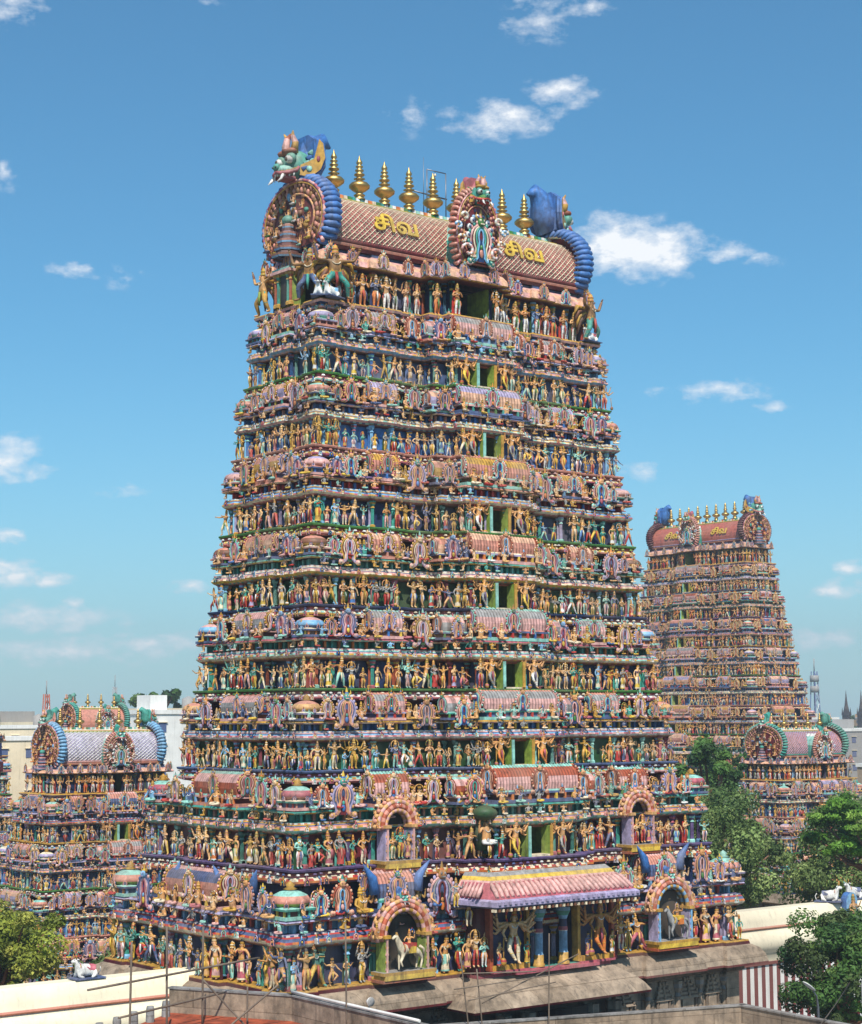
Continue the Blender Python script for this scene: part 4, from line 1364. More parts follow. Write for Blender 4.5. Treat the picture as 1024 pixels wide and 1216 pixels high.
    mb.add(NASI, (0, -yD - .3 * top['s'], -.1), 0, (nw_ * .62, 1.3 * top['s'], top['nh'] * .62), ['pink', 'teal', 'sky', 'maroon', 'navy', 'cream', 'green', 'ochre', 'salmon'])
    for sx in (-1, 1):
        for (cx, cz, r0, cc) in ((.3, .16, .5, 'pink'), (.42, .3, .34, 'tan'), (.36, .62, .3, 'cream'), (.5, .48, .26, 'sky')):
            b_ = np.linspace(0, 5.6, 12)
            tube(mb, [(sx * (cx * nw_ + r0 * top['s'] * (1 - t / 7.5) * math.cos(t)), -yD - .5 * top['s'], cz * top['nh'] + r0 * top['s'] * (1 - t / 7.5) * math.sin(t)) for t in b_], .09 * top['s'], cc, 5, flat=(0, 1, 0), alt='white')
    for q in range(10):
        an = -.5 + q * (PI + 1.0) / 9
        ro = (math.cos(an) * nw_ * .26, math.sin(an) * top['nh'] * .26 + top['nh'] * .4)
        ball(mb, (ro[0], -yD - .32 * top['s'], ro[1]), (.2 * top['s'], .1, .2 * top['s']), 'white', 8, 4)
        ball(mb, (ro[0], -yD - .42 * top['s'], ro[1]), (.1 * top['s'], .08, .1 * top['s']), 'slate', 6, 4)
    o = mb.build('dormer', ROOFM, roof)
    inst(('yali', top.get('ycol', 0)), YALI, top.get('yp2', YP[1]), 'lion_face', roof, (0, -yD - .25 * top['s'], top['nh'] * .86 - .25 * top['s']), 0, top['s'] * .95)
    for sx in (-1, 1):
        statue(-1, 'gana', GANA, (sx * nw_ * .2, -yD - .4 * top['s'], zR + .3), 0, 1.1 * top['s'], 'seated_statue', FPAL[0])
    # dormer-side plaques at the foot of the roof
    mb = MB()
    if letters:
        for sx in (-1, 1):
            cu = bpy.data.curves.new('txt', 'FONT')
            cu.body = '\u0b9a\u0bbf\u0bb5'
            cu.size = 2.3 * letters; cu.extrude = .03; cu.offset = .055 * letters; cu.resolution_u = 4
            cu.align_x = 'CENTER'
            to = bpy.data.objects.new('txt', cu); COL.objects.link(to)
            dg = bpy.context.evaluated_depsgraph_get(); dg.update()
            tm = bpy.data.meshes.new_from_object(to.evaluated_get(dg))
            nv = len(tm.vertices)
            V = np.empty(nv * 3, np.float32); tm.vertices.foreach_get('co', V); V = V.reshape(-1, 3).astype(float)
            COL.objects.unlink(to); bpy.data.objects.remove(to)
            if nv:
                # wrap the glyphs over the vault
                zc = V[:, 1] - V[:, 1].min()
                rr_ = ry * .5 + rz * .5
                t = rad(8) + zc / rr_
                o_ = .13 + V[:, 2]
                W = np.stack([V[:, 0] + sx * RL * .50, -(ry + o_) * np.cos(t), (rz + o_) * (np.sin(t) - math.sin(a0)) / (1 - math.sin(a0))], -1)
                tm.vertices.foreach_set('co', W.ravel().astype(np.float32))
                at = tm.attributes.new('paint', 'FLOAT_COLOR', 'FACE')
                cc = np.tile([*K['yellow'], 1.0], (len(tm.polygons), 1)).astype(np.float32)
                at.data.foreach_set('color', cc.ravel())
                tm.materials.clear(); tm.materials.append(ROOFM)
                lo_ = link('lettering', tm, roof, (0, 0, 0))
    pt = MB(); pilaster(pt, 0, 0, 0, 1.0, 0, 0, 1, 1.0)
    pils.sort(key=lambda r: -r[0])
    rest = MB()
    for i, (sz, p, hh, rr, pal, k) in enumerate(pils):
        if i < cap: inst(('pil',), pt, pal, 'pilaster', storeys[k], (p[0], p[1], p[2] - T[k]), 0, (rr, rr, hh))
        else: rest.add(pt, p, 0, (rr, rr, hh), pal)
    if rest.n:
        o = rest.build('remaining_pilasters', STUCCO, root); o['kind'] = 'stuff'
    # ------------------------------------------------ statues: largest first as parts, the rest in one
    stat.sort(key=lambda r: -r[0])
    cnt = {'statue': 0, 'seated_statue': 0, 'guardian_statue': 0}
    rest = MB()
    for i, (sz, key, tp, pal, p, rr, sc, st_, nm) in enumerate(stat):
        if cnt[nm] < cap:
            cnt[nm] += 1
            par = storeys[st_] if st_ >= 0 else roof
            oz = T[st_] if st_ >= 0 else zR
            j_ = rnd.uniform(.88, 1.2)
            inst(('f', key), tp, pal, nm, par, (p[0], p[1], p[2] - oz), rr, (sc * j_, sc * j_, sc))
        else:
            j_ = rnd.uniform(.88, 1.2)
            rest.add(tp, p, rr, (sc * j_, sc * j_, sc), pal)
    if rest.n:
        o = rest.build('remaining_statues', STUCCO, root); o['kind'] = 'stuff'
    shr.sort(key=lambda r: -r[0])
    rest = MB()
    for i, (sz, tp, pal, p, rr, sc, k) in enumerate(shr):
        if i < cap: inst(('n', id(tp)), tp, pal, 'arch_plaque', storeys[k], (p[0], p[1], p[2] - T[k]), rr, sc)
        else: rest.add(tp, p, rr, sc, pal)
    if rest.n:
        o = rest.build('remaining_arch_plaques', STUCCO, root); o['kind'] = 'stuff'
    return root, storeys, roof, plans, zR


def gable(ry, rz, rnd, detail, s, mane):
    rz = rz * 1.1
    """great horseshoe end of a barrel roof, facing -Y, base at z=0"""
    mb = MB()
    n = 22
    a = np.linspace(-.75, PI + .75, n)
    zc = rz * .47; R = ry * 1.06; Rz = rz * .56
    ring = lambda k, dz=0: [(R * k * math.cos(t), zc + Rz * k * math.sin(t)) for t in a]
    # blue mane of overlapping lobes behind
    for i, t in enumerate(np.linspace(-.7, PI + .7, 34)):
        c_, s_ = math.cos(t), math.sin(t)
        P_ = [(R * k * c_, y * s, zc + Rz * k * s_) for k, y in ((1.02, -.45), (1.13, -.2), (1.17, .15), (1.12, .5), (.98, .8))]
        tube(mb, P_, [.08 * s, .19 * s, .22 * s, .19 * s, .06 * s], mane, 7)
    prism(mb, ring(1.05), -.35 * s, .25 * s, 'maroon', mane)
    for j, t in enumerate(np.linspace(-.7, PI + .7, 30)):      # feathered inner border
        for k_, c__ in ((.93, 'brown'), (.8, 'bronze')):
            x, z = R * k_ * math.cos(t + .05 * (k_ < .9)), zc + Rz * k_ * math.sin(t + .05 * (k_ < .9))
            ball(mb, (x, -.36 * s, z), (.16 * s, .12 * s, .2 * s), c__ if j % 2 else 'salmon', 6, 4)
    for j in range(26):                                          # tangled relief inside
        t = rnd.uniform(-.6, PI + .6); k_ = rnd.uniform(.1, .72)
        x, z = R * k_ * math.cos(t), zc + Rz * k_ * math.sin(t)
        ball(mb, (x, -.4 * s, z), (rnd.uniform(.12, .26) * s, .16 * s, rnd.uniform(.12, .3) * s), rnd.choice(['skin', 'tan', 'teal', 'brown', 'pink', 'slate', 'sky', 'salmon', 'ochre']), 7, 4)
    for k, cc, al, yy, w in ((1.05, 'rose', 'pink', -.4, .1), (.99, 'ochre', 'ochre', -.42, .06), (.7, 'salmon', 'tan', -.38, .07)):
        tube(mb, [(x, yy * s, z) for x, z in ring(k)], w * s, cc, 6, flat=(0, 1, 0), alt=al)
    tube(mb, [(x, .3 * s, z) for x, z in ring(1.02)], .16 * s, 'salmon', 6, flat=(0, 1, 0), alt='aqua')
    tube(mb, [(x, .5 * s, z) for x, z in ring(1.0)], .09 * s, 'white', 6, flat=(0, 1, 0))
    for sx in (-1, 1):     # curled feet
        b = np.linspace(0, 5.2, 12)
        tube(mb, [(sx * (R * .78 + .5 * s * (1 - t / 7) * math.cos(t)), -.3 * s, .18 * s + .5 * s * (1 - t / 7) * math.sin(t)) for t in b], .13 * s, 'pink', 6, flat=(0, 1, 0), alt='rose')
    return mb


def yali():
    """horned lion face, facing -Y, about 2 wide and 2.2 high, origin at its jaw.
    slots 0 green 1 gold ear 2 blue 3 white 4 black 5 red 6 brow 7 pink 8 aqua"""
    mb = MB()
    ball(mb, (0, .1, .75), (.55, .6, .6), 0, 14, 9)
    ball(mb, (0, -.45, .45), (.42, .42, .24), 8, 12, 7)          # muzzle
    ball(mb, (0, -.82, .55), (.17, .14, .15), 0, 8, 6)           # nose
    for s in (-1, 1):
        ball(mb, (s * .09, -.93, .53), (.045, .04, .04), 4, 6, 4)
        ball(mb, (s * .3, -.38, .92), (.23, .2, .22), 0, 10, 7)   # lid
        ball(mb, (s * .31, -.46, .86), (.19, .18, .16), 3, 10, 7)
        ball(mb, (s * .32, -.61, .85), (.08, .06, .09), 4, 8, 5)
        ball(mb, (s * .25, -.35, 1.2), (.26, .22, .13), 6, 9, 6)
        # ears: crescents, gilt in front and blue behind
        P = [(.42, .35), (.75, .28), (1.05, .55), (1.18, .95), (1.12, 1.45), (1.0, 1.6), (1.0, 1.2), (.86, .92), (.62, .78), (.45, .7)]
        q = [(s * (x - .42) * 1.25, z * 1.1 - .1) for x, z in P]
        if s < 0: q = q[::-1]
        em = MB()
        prism(em, q, -.06, .02, 1, 2)
        prism(em, [(x * 1.04, z * 1.02 - .02) for x, z in q], .03, .14, 2)
        ball(em, (s * .36, -.07, .52), (.12, .05, .12), 8, 8, 4)
        ball(em, (s * .7, -.07, .9), (.07, .05, .12), 5, 8, 4)
        a_ = s * .95
        em_M = np.array([[math.cos(a_), -math.sin(a_), 0], [math.sin(a_), math.cos(a_), 0], [0, 0, 1]])
        mb.add(em, (s * .45, -.1, .0), M=em_M)
        # horns
        tube(mb, [(s * .22, -.2, 1.2), (s * .34, -.22, 1.55), (s * .2, -.25, 1.85), (s * .3, -.3, 2.0)], [.17, .13, .08, .02], 1, 8, alt=7)
        # lips
        tube(mb, [(0, -.86, .36), (s * .22, -.8, .30), (s * .42, -.55, .33), (s * .56, -.3, .42), (s * .6, -.22, .56)], [.06, .07, .08, .08, .05], 5, 7)
        tube(mb, [(0, -.84, .44), (s * .22, -.76, .38), (s * .44, -.5, .42), (s * .6, -.28, .52)], [.03, .035, .035, .03], 1, 6)
        for k, (x, y) in enumerate(((.07, -.82), (.2, -.76), (.31, -.65), (.41, -.52), (.5, -.38))):
            tube(mb, [(s * x, y, .34), (s * x, y - .01, .18 if k != 1 else .02)], [.055, .02 if k != 1 else .01], 3, 6)
        # fangs
        tube(mb, [(s * .28, -.72, .25), (s * .34, -.85, .05), (s * .3, -1.0, -.08)], [.07, .05, .01], 3, 6)
        for k in range(4):
            tube(mb, [(s * (.5 + .02 * k), .0 + .1 * k, .5 + .2 * k), (s * (.72 - .02 * k), .25 + .1 * k, .7 + .26 * k)], [.14, .02], 8 if k % 2 else 2, 6)
    box(mb, (0, -.42, .2), (.6, .5, .12), 5)
    tube(mb, [(0, -.3, 1.05), (0, -.42, 1.3), (0, -.35, 1.7), (0, -.2, 1.95)], [.1, .16, .13, .03], 6, 8, alt=7)
    # great blue mane curling up behind
    V = []
    P = [(-.62, .3), (.62, .3), (.8, 1.0), (.7, 1.7), (.35, 1.95), (-.35, 1.95), (-.7, 1.7), (-.8, 1.0)]
    prism(mb, P, .35, .6, 2)
    tube(mb, [(0, .4, .4), (0, .75, 1.0), (0, .8, 1.6), (0, 1.25, 1.95), (0, 1.6, 1.75)], [.55, .55, .5, .3, .05], 2, 10)
    return mb


YALI = yali(); YALI.fz()
YP = [['teal', 'ochre', 'blue', 'white', 'black', 'rose', 'rust', 'pink', 'aqua'], ['teal', 'ochre', 'rose', 'white', 'black', 'red', 'gold', 'pink', 'green'],
      ['teal', 'salmon', 'teal', 'white', 'black', 'rose', 'gold', 'pink', 'aqua']]


def block(mb, poly, z0, z1, col, top=None, off=0.0):
    """closed prism over a ground polygon (ccw)"""
    p = offpoly(poly, off); n = len(p)
    V = np.concatenate([np.concatenate([p, np.full((n, 1), z)], 1) for z in (z0, z1)])
    i = np.arange(n); j = (i + 1) % n
    mb.raw(V, np.stack([i, j, j + n, i + n], -1), C4(col, 0, n))
    c = p.mean(0)
    W = np.concatenate([np.concatenate([p, np.full((n, 1), z1)], 1), [[c[0], c[1], z1]]])
    mb.raw(W, None, None, np.stack([i, j, np.full(n, n)], -1), C4(top or col, 0, n))


def ccw(p):
    a = sum(p[i][0] * p[(i + 1) % len(p)][1] - p[(i + 1) % len(p)][0] * p[i][1] for i in range(len(p)))
    return p if a > 0 else p[::-1]


# ------------------------------------------------------------------ ground
mb = MB()
G = 7000
mb.raw([(-G, -G, -6), (G, -G, -6), (G, G, -6), (-G, G, -6)], [[0, 1, 2, 3]], C4('stone'))
g = mb.build('ground', mat('dusty_ground', _ground)); g['kind'] = 'structure'
mb = MB()
mb.raw([(-45, -60, -5.98), (60, -60, -5.98), (60, -1, -5.98), (-45, -1, -5.98)], [[0, 1, 2, 3]], C4('grey'))
g = mb.build('paved_court', STONE); g['kind'] = 'structure'

# ------------------------------------------------------------------ the main tower
MAIN_T = [4.7, 10.5, 15.4, 19.7, 24.2, 28.6, 33.0, 37.2, 41.45]
MAIN_L = [15.83, 14.71, 13.49, 12.93, 12.32, 11.87, 11.41, 10.9, 10.35]
MAIN_D = [8.11, 6.99, 5.93, 5.36, 4.81, 4.42, 3.93, 3.45, 2.95]
main, mst, mroof, mplans, mzR = gopuram('temple_tower', 'nearest and tallest temple tower, covered in painted statues, with pink net-patterned barrel roof', (0, 0, 0), 0, MAIN_T, MAIN_L, MAIN_D,
    dict(wall=2.2, eave=.85, rb=0, ry=2.8, rz=3.65, L=9.9, s=1.0, kspan=7.45, nw=3.5, nh=4.4), detail=2, sides=('F', 'L'), portal=True, letters=.72, seed=8)
(mpoly, _, _, _, mc, mf, ms0, ms1), _, mh, _, mLo, mDo, _ = mplans[0]

# stone plinth
mb = MB()
mould(mb, [mpoly], [(0, -.3, 4.72, 'maroon'), (0, .12, 4.66, 'maroon', 'rose', .5), (0, .16, 4.5, 'wine'), (0, .25, 4.47, 'stone'), (0, .55, 4.3, 'stone'), (0, .8, 3.95, 'stone'), (0, .92, 3.5, 'stone'), (0, .92, 3.38, 'maroon'), (0, .85, 3.36, 'dkstone'), (0, -.1, 3.35, 'dkstone'), (0, -.1, 3.0, 'dkstone'), (0, -.35, 2.9, 'dkstone'), (0, -.35, -.6, 'stone'), (0, .2, -.7, 'stone'), (0, .25, -1.6, 'dkstone'), (0, -.1, -1.8, 'stone'), (0, .3, -3.2, 'stone'), (0, .5, -6.2, 'stone')][::-1], 1.0, 0)
base = mb.build('stone_plinth', STONE, main)
spal = ['stone', 'dkstone', 'stone', 'dkstone', 'dkstone', 'grey', 'stone', 'stone', 'stone', 'stone', 'stone', 'stone', 'grey', 'stone', 'dkstone', 'stone', 'stone', 'stone', 'grey']
def stone_relief(w_, d_, h_):
    mb = MB()
    box(mb, (0, 0, h_ * .06), (w_, d_, h_ * .12), 13)
    for sx in (-1, 1):
        lathe(mb, (sx * w_ * .36, -d_ * .3, h_ * .12), [(.11, 0, 14), (.08, .1, 14), (.08, h_ * .24, 14), (.14, h_ * .28, 14)], 6, 0)
        lathe(mb, (sx * w_ * .6, -d_ * .1, h_ * .2), [(.16, 0, 14), (.12, .3, 13), (.17, .42, 14), (.13, .55, 13), (.02, .75, 13)], 7, 1)
    box(mb, (0, 0, h_ * .26), (w_ * .5, d_ * .7, h_ * .3), 16)
    z = h_ * .4
    for q in range(5):
        ww = w_ * (1.05 - .2 * q)
        box(mb, (0, 0, z + h_ * .035), (ww, d_ * (1 - .13 * q), h_ * .06), 13 if q % 2 else 17, .9)
        box(mb, (0, 0, z + h_ * .085), (ww * .8, d_ * (.85 - .13 * q), h_ * .05), 14)
        for sx in (-.42, 0, .42):
            ball(mb, (sx * ww, -d_ * (.46 - .06 * q), z + h_ * .09), (.1, .08, .13), 13, 6, 4)
        z += h_ * .105
    ball(mb, (0, 0, z + .05), (.17, .15, .16), 13, 8, 5)
    return mb
skt, sst = stone_relief(1.35, .7, 2.4), stone_relief(1.9, .8, 2.2)
ip = offpoly(mpoly, -.35)
k = 0
for i in range(len(ip)):
    p, q = ip[i], ip[(i + 1) % len(ip)]
    ln = np.linalg.norm(q - p)
    if ln < 1.2: continue
    e = (q - p) / ln; nv = np.array([e[1], -e[0]])
    if nv[1] > .5 or nv[0] > .5: continue
    mm = max(1, int(ln / 2.0))
    for j in range(mm):
        w_ = p + e * ln * (j + .5) / mm - nv * .1
        th = math.atan2(nv[0], -nv[1])
        inst(('stk', k % 2), [skt, sst][k % 2], spal, 'stone_shrine_relief', base, (w_[0], w_[1], .8), th, 1, STONE)
        k += 1
    for j in range(mm + 1):
        w_ = p + e * ln * j / mm + nv * .05
        pl = MB(); pilaster(pl, 0, 0, 0, 3.4, 0, 'stone', 'grey', .2)
        link('pilaster', pl.mesh('pilaster', STONE), base, (w_[0], w_[1], -.6))

# porch below the portal: curved stone eave
mb = MB()
pw = 5.0
pp = [(-pw - .6, -10.4), (pw - .4, -10.4), (pw - .4, -8.5), (-pw - .6, -8.5)]
mould(mb, [pp], [(0, -.4, -6, 'dkstone'), (0, -.4, 2.7, 'dkstone'), (0, 1.25, 3.0, 'maroon'), (0, 1.3, 3.12, 'stone'), (0, 1.05, 3.5, 'stone'), (0, .7, 3.85, 'stone'), (0, .0, 4.3, 'stone'), (0, -.3, 4.5, 'rose'), (0, -.3, 4.68, 'wine'), (0, -2.0, 4.69, 'stone')], 1.0, 0)
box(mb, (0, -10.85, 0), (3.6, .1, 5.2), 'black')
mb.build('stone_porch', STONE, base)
mb = MB()
for sx in (-1, 1):
    for x in (2.3, 4.0): pilaster(mb, sx * x, -10.6, -6, 8.6, 0, 'stone', 'dkstone', .3)
mb.build('porch_columns', STONE, base)['kind'] = 'stuff'

# ---- the painted portal above it
st0 = mst[0]
Z0 = MAIN_T[0]
def part0(mb, name, m=STUCCO, par=st0, z=Z0): return sub(mb, name, m, par, z)
mb = MB()
YF = -9.95
for sx in (-1, 1):
    box(mb, (sx * 3.15, YF + .7, 6.6), (2.5, 1.4, 3.8), 'navy')
    box(mb, (sx * 3.15, YF - .05, 4.95), (2.5, .5, .3), 'ochre')
    box(mb, (sx * 3.15, YF - .12, 4.78), (2.6, .6, .12), 'rose')
    box(mb, (sx * 4.45, YF + .0, 6.6), (.22, .5, 3.5), 'rust')
    box(mb, (sx * 1.86, YF + .0, 6.6), (.2, .5, 3.5), 'ochre')
    box(mb, (sx * 4.85, YF + .6, 6.4), (.6, .9, 3.4), 'wine')
box(mb, (0, YF + 1.1, 8.35), (9.8, 2.2, .45), 'brown')
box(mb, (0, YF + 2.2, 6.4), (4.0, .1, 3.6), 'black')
box(mb, (0, YF + .9, 4.74), (4.0, 2.4, .1), 'rose', top='teal')
box(mb, (0, YF - .45, 4.66), (6.0, .4, .16), 'rose')
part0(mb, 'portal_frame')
col = MB()
lathe(col, (0, 0, 0), [(.34, 0, 'ochre'), (.34, .12, 'ochre'), (.28, .16, 'ochre'), (.28, .62, 'sky'), (.24, .66, 'sky'), (.24, 1.75, 'white'), (.27, 1.8, 'rose'), (.24, 2.0, 'navy'), (.22, 2.4, 'sky'), (.3, 2.6, 'teal'), (.42, 2.85, 'sky'), (.42, 3.05, 'sky')], 12)
for x in (-.95, .85): link('column', col.mesh('column', STUCCO), st0, (x, YF - .05, .1))
inst(('bigguard',), GUARD, ['skin3', 'cream', 'gold', 'red', 'black', 'white', 'wine', 'yellow'], 'guardian_statue', st0, (-3.15, YF - .5, .4), -.3, 2.95)
inst(('bigguard2',), GUARD, ['skin2', 'orange', 'gold', 'rose', 'black', 'white', 'wine', 'yellow'], 'guardian_statue', st0, (3.15, YF - .5, .4), -.2, 2.95)
for x, r in ((-4.15, .3), (-2.2, .1), (2.25, .2), (4.1, .2)):
    inst(('lady',), SA['lady'], FPAL[(int(x) + 5) % 14], 'attendant_statue', st0, (x, YF - .5, .4), r, 1.35)
for q, (x, y, z, sc, ky) in enumerate(((-5.3, -9.9, .4, 1.9, 'four'), (-5.9, -9.95, .4, 1.7, 'lady'), (-4.9, -10.1, .4, 1.5, 'kneel'), (5.3, -9.9, .4, 1.9, 'four'), (5.9, -9.9, .4, 1.6, 'staff'), (-5.5, -9.6, 2.5, 1.7, 'support'), (5.4, -9.6, 2.5, 1.7, 'support'), (-6.2, -9.4, 3.5, 1.5, 'raise'), (6.1, -9.4, 3.5, 1.5, 'raise'))):
    inst(('p', ky), SA[ky], FPAL[(q * 5 + 1) % 28], 'attendant_statue', st0, (x, y, z), -.2, sc)
# awning
mb = MB()
rows = [(4.8, -10.3, 10.0, 'grey'), (4.95, -10.6, 9.8, 'yellow'), (5.05, -10.75, 9.6, 'pink'), (5.1, -10.85, 9.5, 'rose'), (5.4, -11.5, 9.0, 'rose'), (5.6, -11.85, 8.72, 'lilac'), (5.75, -12.05, 8.62, 'lilac'), (5.75, -12.05, 8.36, 'slate'), (5.6, -11.9, 8.26, 'wine'), (4.6, -10.0, 8.4, 'wine')]
V = []
for (hx, y, z, c__) in rows: V += [(-hx, -9.0, z), (-hx + .55, y, z), (hx - .55, y, z), (hx, -9.0, z)]
Q = []; QC = []
for r_ in range(len(rows) - 1):
    for j in range(3):
        Q.append([r_ * 4 + j, (r_ + 1) * 4 + j, (r_ + 1) * 4 + j + 1, r_ * 4 + j + 1]); QC.append([*K[rows[r_][3]], 0])
mb.raw(V, Q, QC)
for q in range(28):
    x = -4.55 + 9.1 * q / 27
    tube(mb, [(x, -10.8, 9.56), (x * 1.03, -11.13, 9.34), (x * 1.05, -11.5, 9.06), (x * 1.08, -11.8, 8.82)], [.03, .13, .135, .1], 'pink', 6, flat=(1, 0, 0))
    box(mb, (x * 1.1, -12.08, 8.55), (.16, .08, .14), 'lilac')
for q in range(40):
    x = -5.2 + 10.4 * q / 39
    box(mb, (x, -11.85, 8.18), (.12, .3, .14), ['cream', 'brown'][q % 2])
for q in range(7):
    y = -10.9 + q * .3
    tube(mb, [(-5.12, y, 9.56), (-5.32, y, 9.2), (-5.55, y, 8.82)], [.03, .12, .1], 'pink', 6)
part0(mb, 'awning').location.x = -.45

def arch_niche(par, oz, x, y, z, w_, h_, pal, name='arched_niche'):
    mb = MB()
    r = w_ / 2
    zc = z + h_ - r
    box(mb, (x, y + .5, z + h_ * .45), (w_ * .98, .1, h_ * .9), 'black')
    for sx in (-1, 1):
        box(mb, (x + sx * (r + .06), y + .15, z + (h_ - r) / 2), (.24, .75, h_ - r), pal[0])
        for q in range(5): box(mb, (x + sx * (r + .06), y - .24, z + .15 + (h_ - r - .3) * q / 4), (.2, .06, .1), pal[1 + q % 2])
        box(mb, (x + sx * (r + .06), y - .26, z + (h_ - r) / 2), (.1, .08, h_ - r), pal[1])
        box(mb, (x + sx * (r + .06), y + .1, z + h_ - r), (.4, .9, .16), pal[2])
    a = np.linspace(-.15, PI + .15, 19)
    for k_, (rr, cc, al, yy, ww) in enumerate(((r + .02, pal[1], pal[2], .0, .14), (r + .22, 'rust', 'salmon', -.02, .15), (r + .46, 'tan', 'pink', .04, .13))):
        tube(mb, [(x + rr * math.cos(t), y + yy, zc + rr * 1.02 * math.sin(t)) for t in a], ww, cc, 6, flat=(0, 1, 0), alt=al)
        tube(mb, [(x + rr * math.cos(t), y + yy + .35, zc + rr * 1.02 * math.sin(t)) for t in a], ww, cc, 6, flat=(0, 1, 0), alt=al)
    for i, t in enumerate(np.linspace(.0, PI, 17)):
        ball(mb, (x + (r + .62) * math.cos(t), y + .1, zc + (r + .62) * 1.02 * math.sin(t)), (.13, .16, .13), 'salmon' if i % 2 else 'tan', 6, 4)
    box(mb, (x, y + .05, z - .08), (w_ + .9, 1.1, .16), 'ochre', top='grey')
    box(mb, (x, y - .0, z - .28), (w_ + .7, 1.0, .24), 'yellow')
    box(mb, (x, y + .05, z - .46), (w_ + .9, 1.0, .14), 'rust')
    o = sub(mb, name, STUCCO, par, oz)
    inst(('yali', 0), YALI, YP[0], 'lion_face', par, (x, y + .1, zc + r + .3 - oz), 0, .42 * w_ / 2.6)
    for sx in (-1, 1):
        inst(('gana',), GANA, FPAL[3 + sx], 'seated_statue', par, (x + sx * (r + .55), y - .05, zc - .1 - oz), -sx * .3, 1.3 * w_ / 2.6)
    return o

xs_ = (ms0 + ms1) / 2
for i, sx in enumerate((-1, 1)):
    arch_niche(st0, Z0, sx * xs_, -mDo - .6, 5.35, 2.5, 3.0, ['lilac', 'sky', 'ochre'] if i else ['olive', 'pink', 'ochre'])
    inst(('horse', i), HORSE, ['skin', 'yellow', 'gold', 'red', 'black', 'cream', 'navy', 'orange'] if not i else ['skin2', 'orange', 'gold', 'yellow', 'black', 'grey', 'navy', 'green'], 'horse_and_rider_statue', st0, (sx * xs_ - .0, -mDo - 1.0, .66), .12, 1.06)
(_p1, _, _, _, _, _, a0_, a1_), _, _, _, l1, d1, _ = mplans[1]
for i, sx in enumerate((-1, 1)):
    arch_niche(mst[1], MAIN_T[1], sx * (a0_ + a1_) / 2, -d1 - .4, 10.75, 1.6, 2.55, ['lilac', 'pink', 'tan'])
    for q, dx in enumerate((-.5, 0, .5)):
        ky = ['fold', 'four', 'lady'][q]
        inst(('n', ky), SA[ky], FPAL[(q * 3 + i) % 14], 'statue', mst[1], (sx * (a0_ + a1_) / 2 + dx, -d1 - .62, .32), 0, 1.6 if q == 1 else 1.35)
# deity under a green canopy
inst(('seatedbig',), GANA2, ['skin', 'white', 'gold', 'red', 'black', 'white', 'red', 'aqua'], 'seated_statue', mst[1], (-3.45, -mplans[1][5] - 1.1, .75), 0, 2.6)
mb = MB()
a = np.linspace(0, PI, 9)
for i in range(10):
    t0, t1 = .5 + i * .06, 0
ball(mb, (-3.45, -mplans[1][5] - 1.0, 13.0), (.75, .7, .42), 'dkgreen', 12, 6)
tube(mb, [(-3.45, -mplans[1][5] - .7, 13.0), (-3.45, -mplans[1][5] - .6, 11.0)], .4, 'dkgreen', 8)
sub(mb, 'canopy', STUCCO, mst[1], MAIN_T[1])
# blue horns on the barrel ends of the lowest shrines
mb = MB()
for sx, xx in ((-1, 1), (1, -1), (-1, -1), (1, 1)):
    x = sx * xs_ + xx * (ms1 - ms0) * .43
    tube(mb, [(x, -8.9, 9.2), (x + xx * .15, -8.9, 10.0), (x + xx * .55, -8.95, 10.45), (x + xx * .8, -9.0, 10.75)], [.3, .24, .12, .02], 'blue', 8)
for yy, q in ((-5.2, -1), (-2.2, 1), (2.4, -1)):
    tube(mb, [(-mLo + .6, yy, 9.0), (-mLo + .5, yy + q * .15, 9.9), (-mLo + .4, yy + q * .6, 10.5)], [.28, .22, .02], 'blue', 8)
o = part0(mb, 'blue_horns'); o['kind'] = 'stuff'

# corner demons and bulls on the top storey
(tp_, _, _, _, _, _, _, _), ta, _, _, tLo, tDo, _ = mplans[8]
DEMON = figure([(-1, (-.28, -.02, .74), (-.33, -.04, .97)), (1, (.28, -.02, .74), (.36, -.04, .95))], [((-.17, -.06, .28), (-.2, .02, .05), (-.25, -.06, .02)), ((.17, -.06, .28), (.2, .02, .05), (.25, -.06, .02))], crown=1, belly=1.5, beard=False)
for s in (-1, 1):
    for q in range(4):
        tube(DEMON, [(s * .1, .06, .7 - .04 * q), (s * (.26 - .03 * q), .12, .72 - .1 * q), (s * (.34 - .04 * q), .14, .55 - .13 * q)], [.05, .05, .01], 4 if q % 2 else 2, 5)
DP = [['bronze', 'teal', 'ochre', 'red', 'brown', 'cream', 'brown', 'rust'], ['bronze', 'slate', 'gold', 'teal', 'brown', 'cream', 'brown', 'sky'], ['tan', 'ochre', 'gold', 'olive', 'brown', 'cream', 'brown', 'teal']]
T8 = mst[8]
for i, (x, y, r, sc) in enumerate(((-tLo + .9, -tDo - .1, -.3, (3.9, 3.9, 3.0)), (-tLo - .05, -tDo + 1.0, -1.1, (3.7, 3.7, 2.9)), (-tLo - .05, tDo - .6, -1.7, (3.4, 3.4, 2.7)), (tLo - .55, -tDo - .1, .4, (3.9, 3.9, 3.0)))):
    inst(('demon',), DEMON, DP[i % 3], 'winged_guardian_statue', T8, (x, y, .06), r, sc)
for i, (x, y, r) in enumerate(((-tLo - .05, -tDo + .15, .9), (-tLo + .55, -tDo - .3, .3), (tLo - .6, -tDo - .15, .2))):
    inst(('bull',), BULL, ['white', 'ochre', 'ochre', ['red', 'sky', 'rose'][i % 3], 'black', 'slate'], 'bull_statue', T8, (x, y, .06), r, .85)
mb = MB()
box(mb, (-tLo + .1, .0, 42.5), (.9, 1.7, 2.0), 'olive')
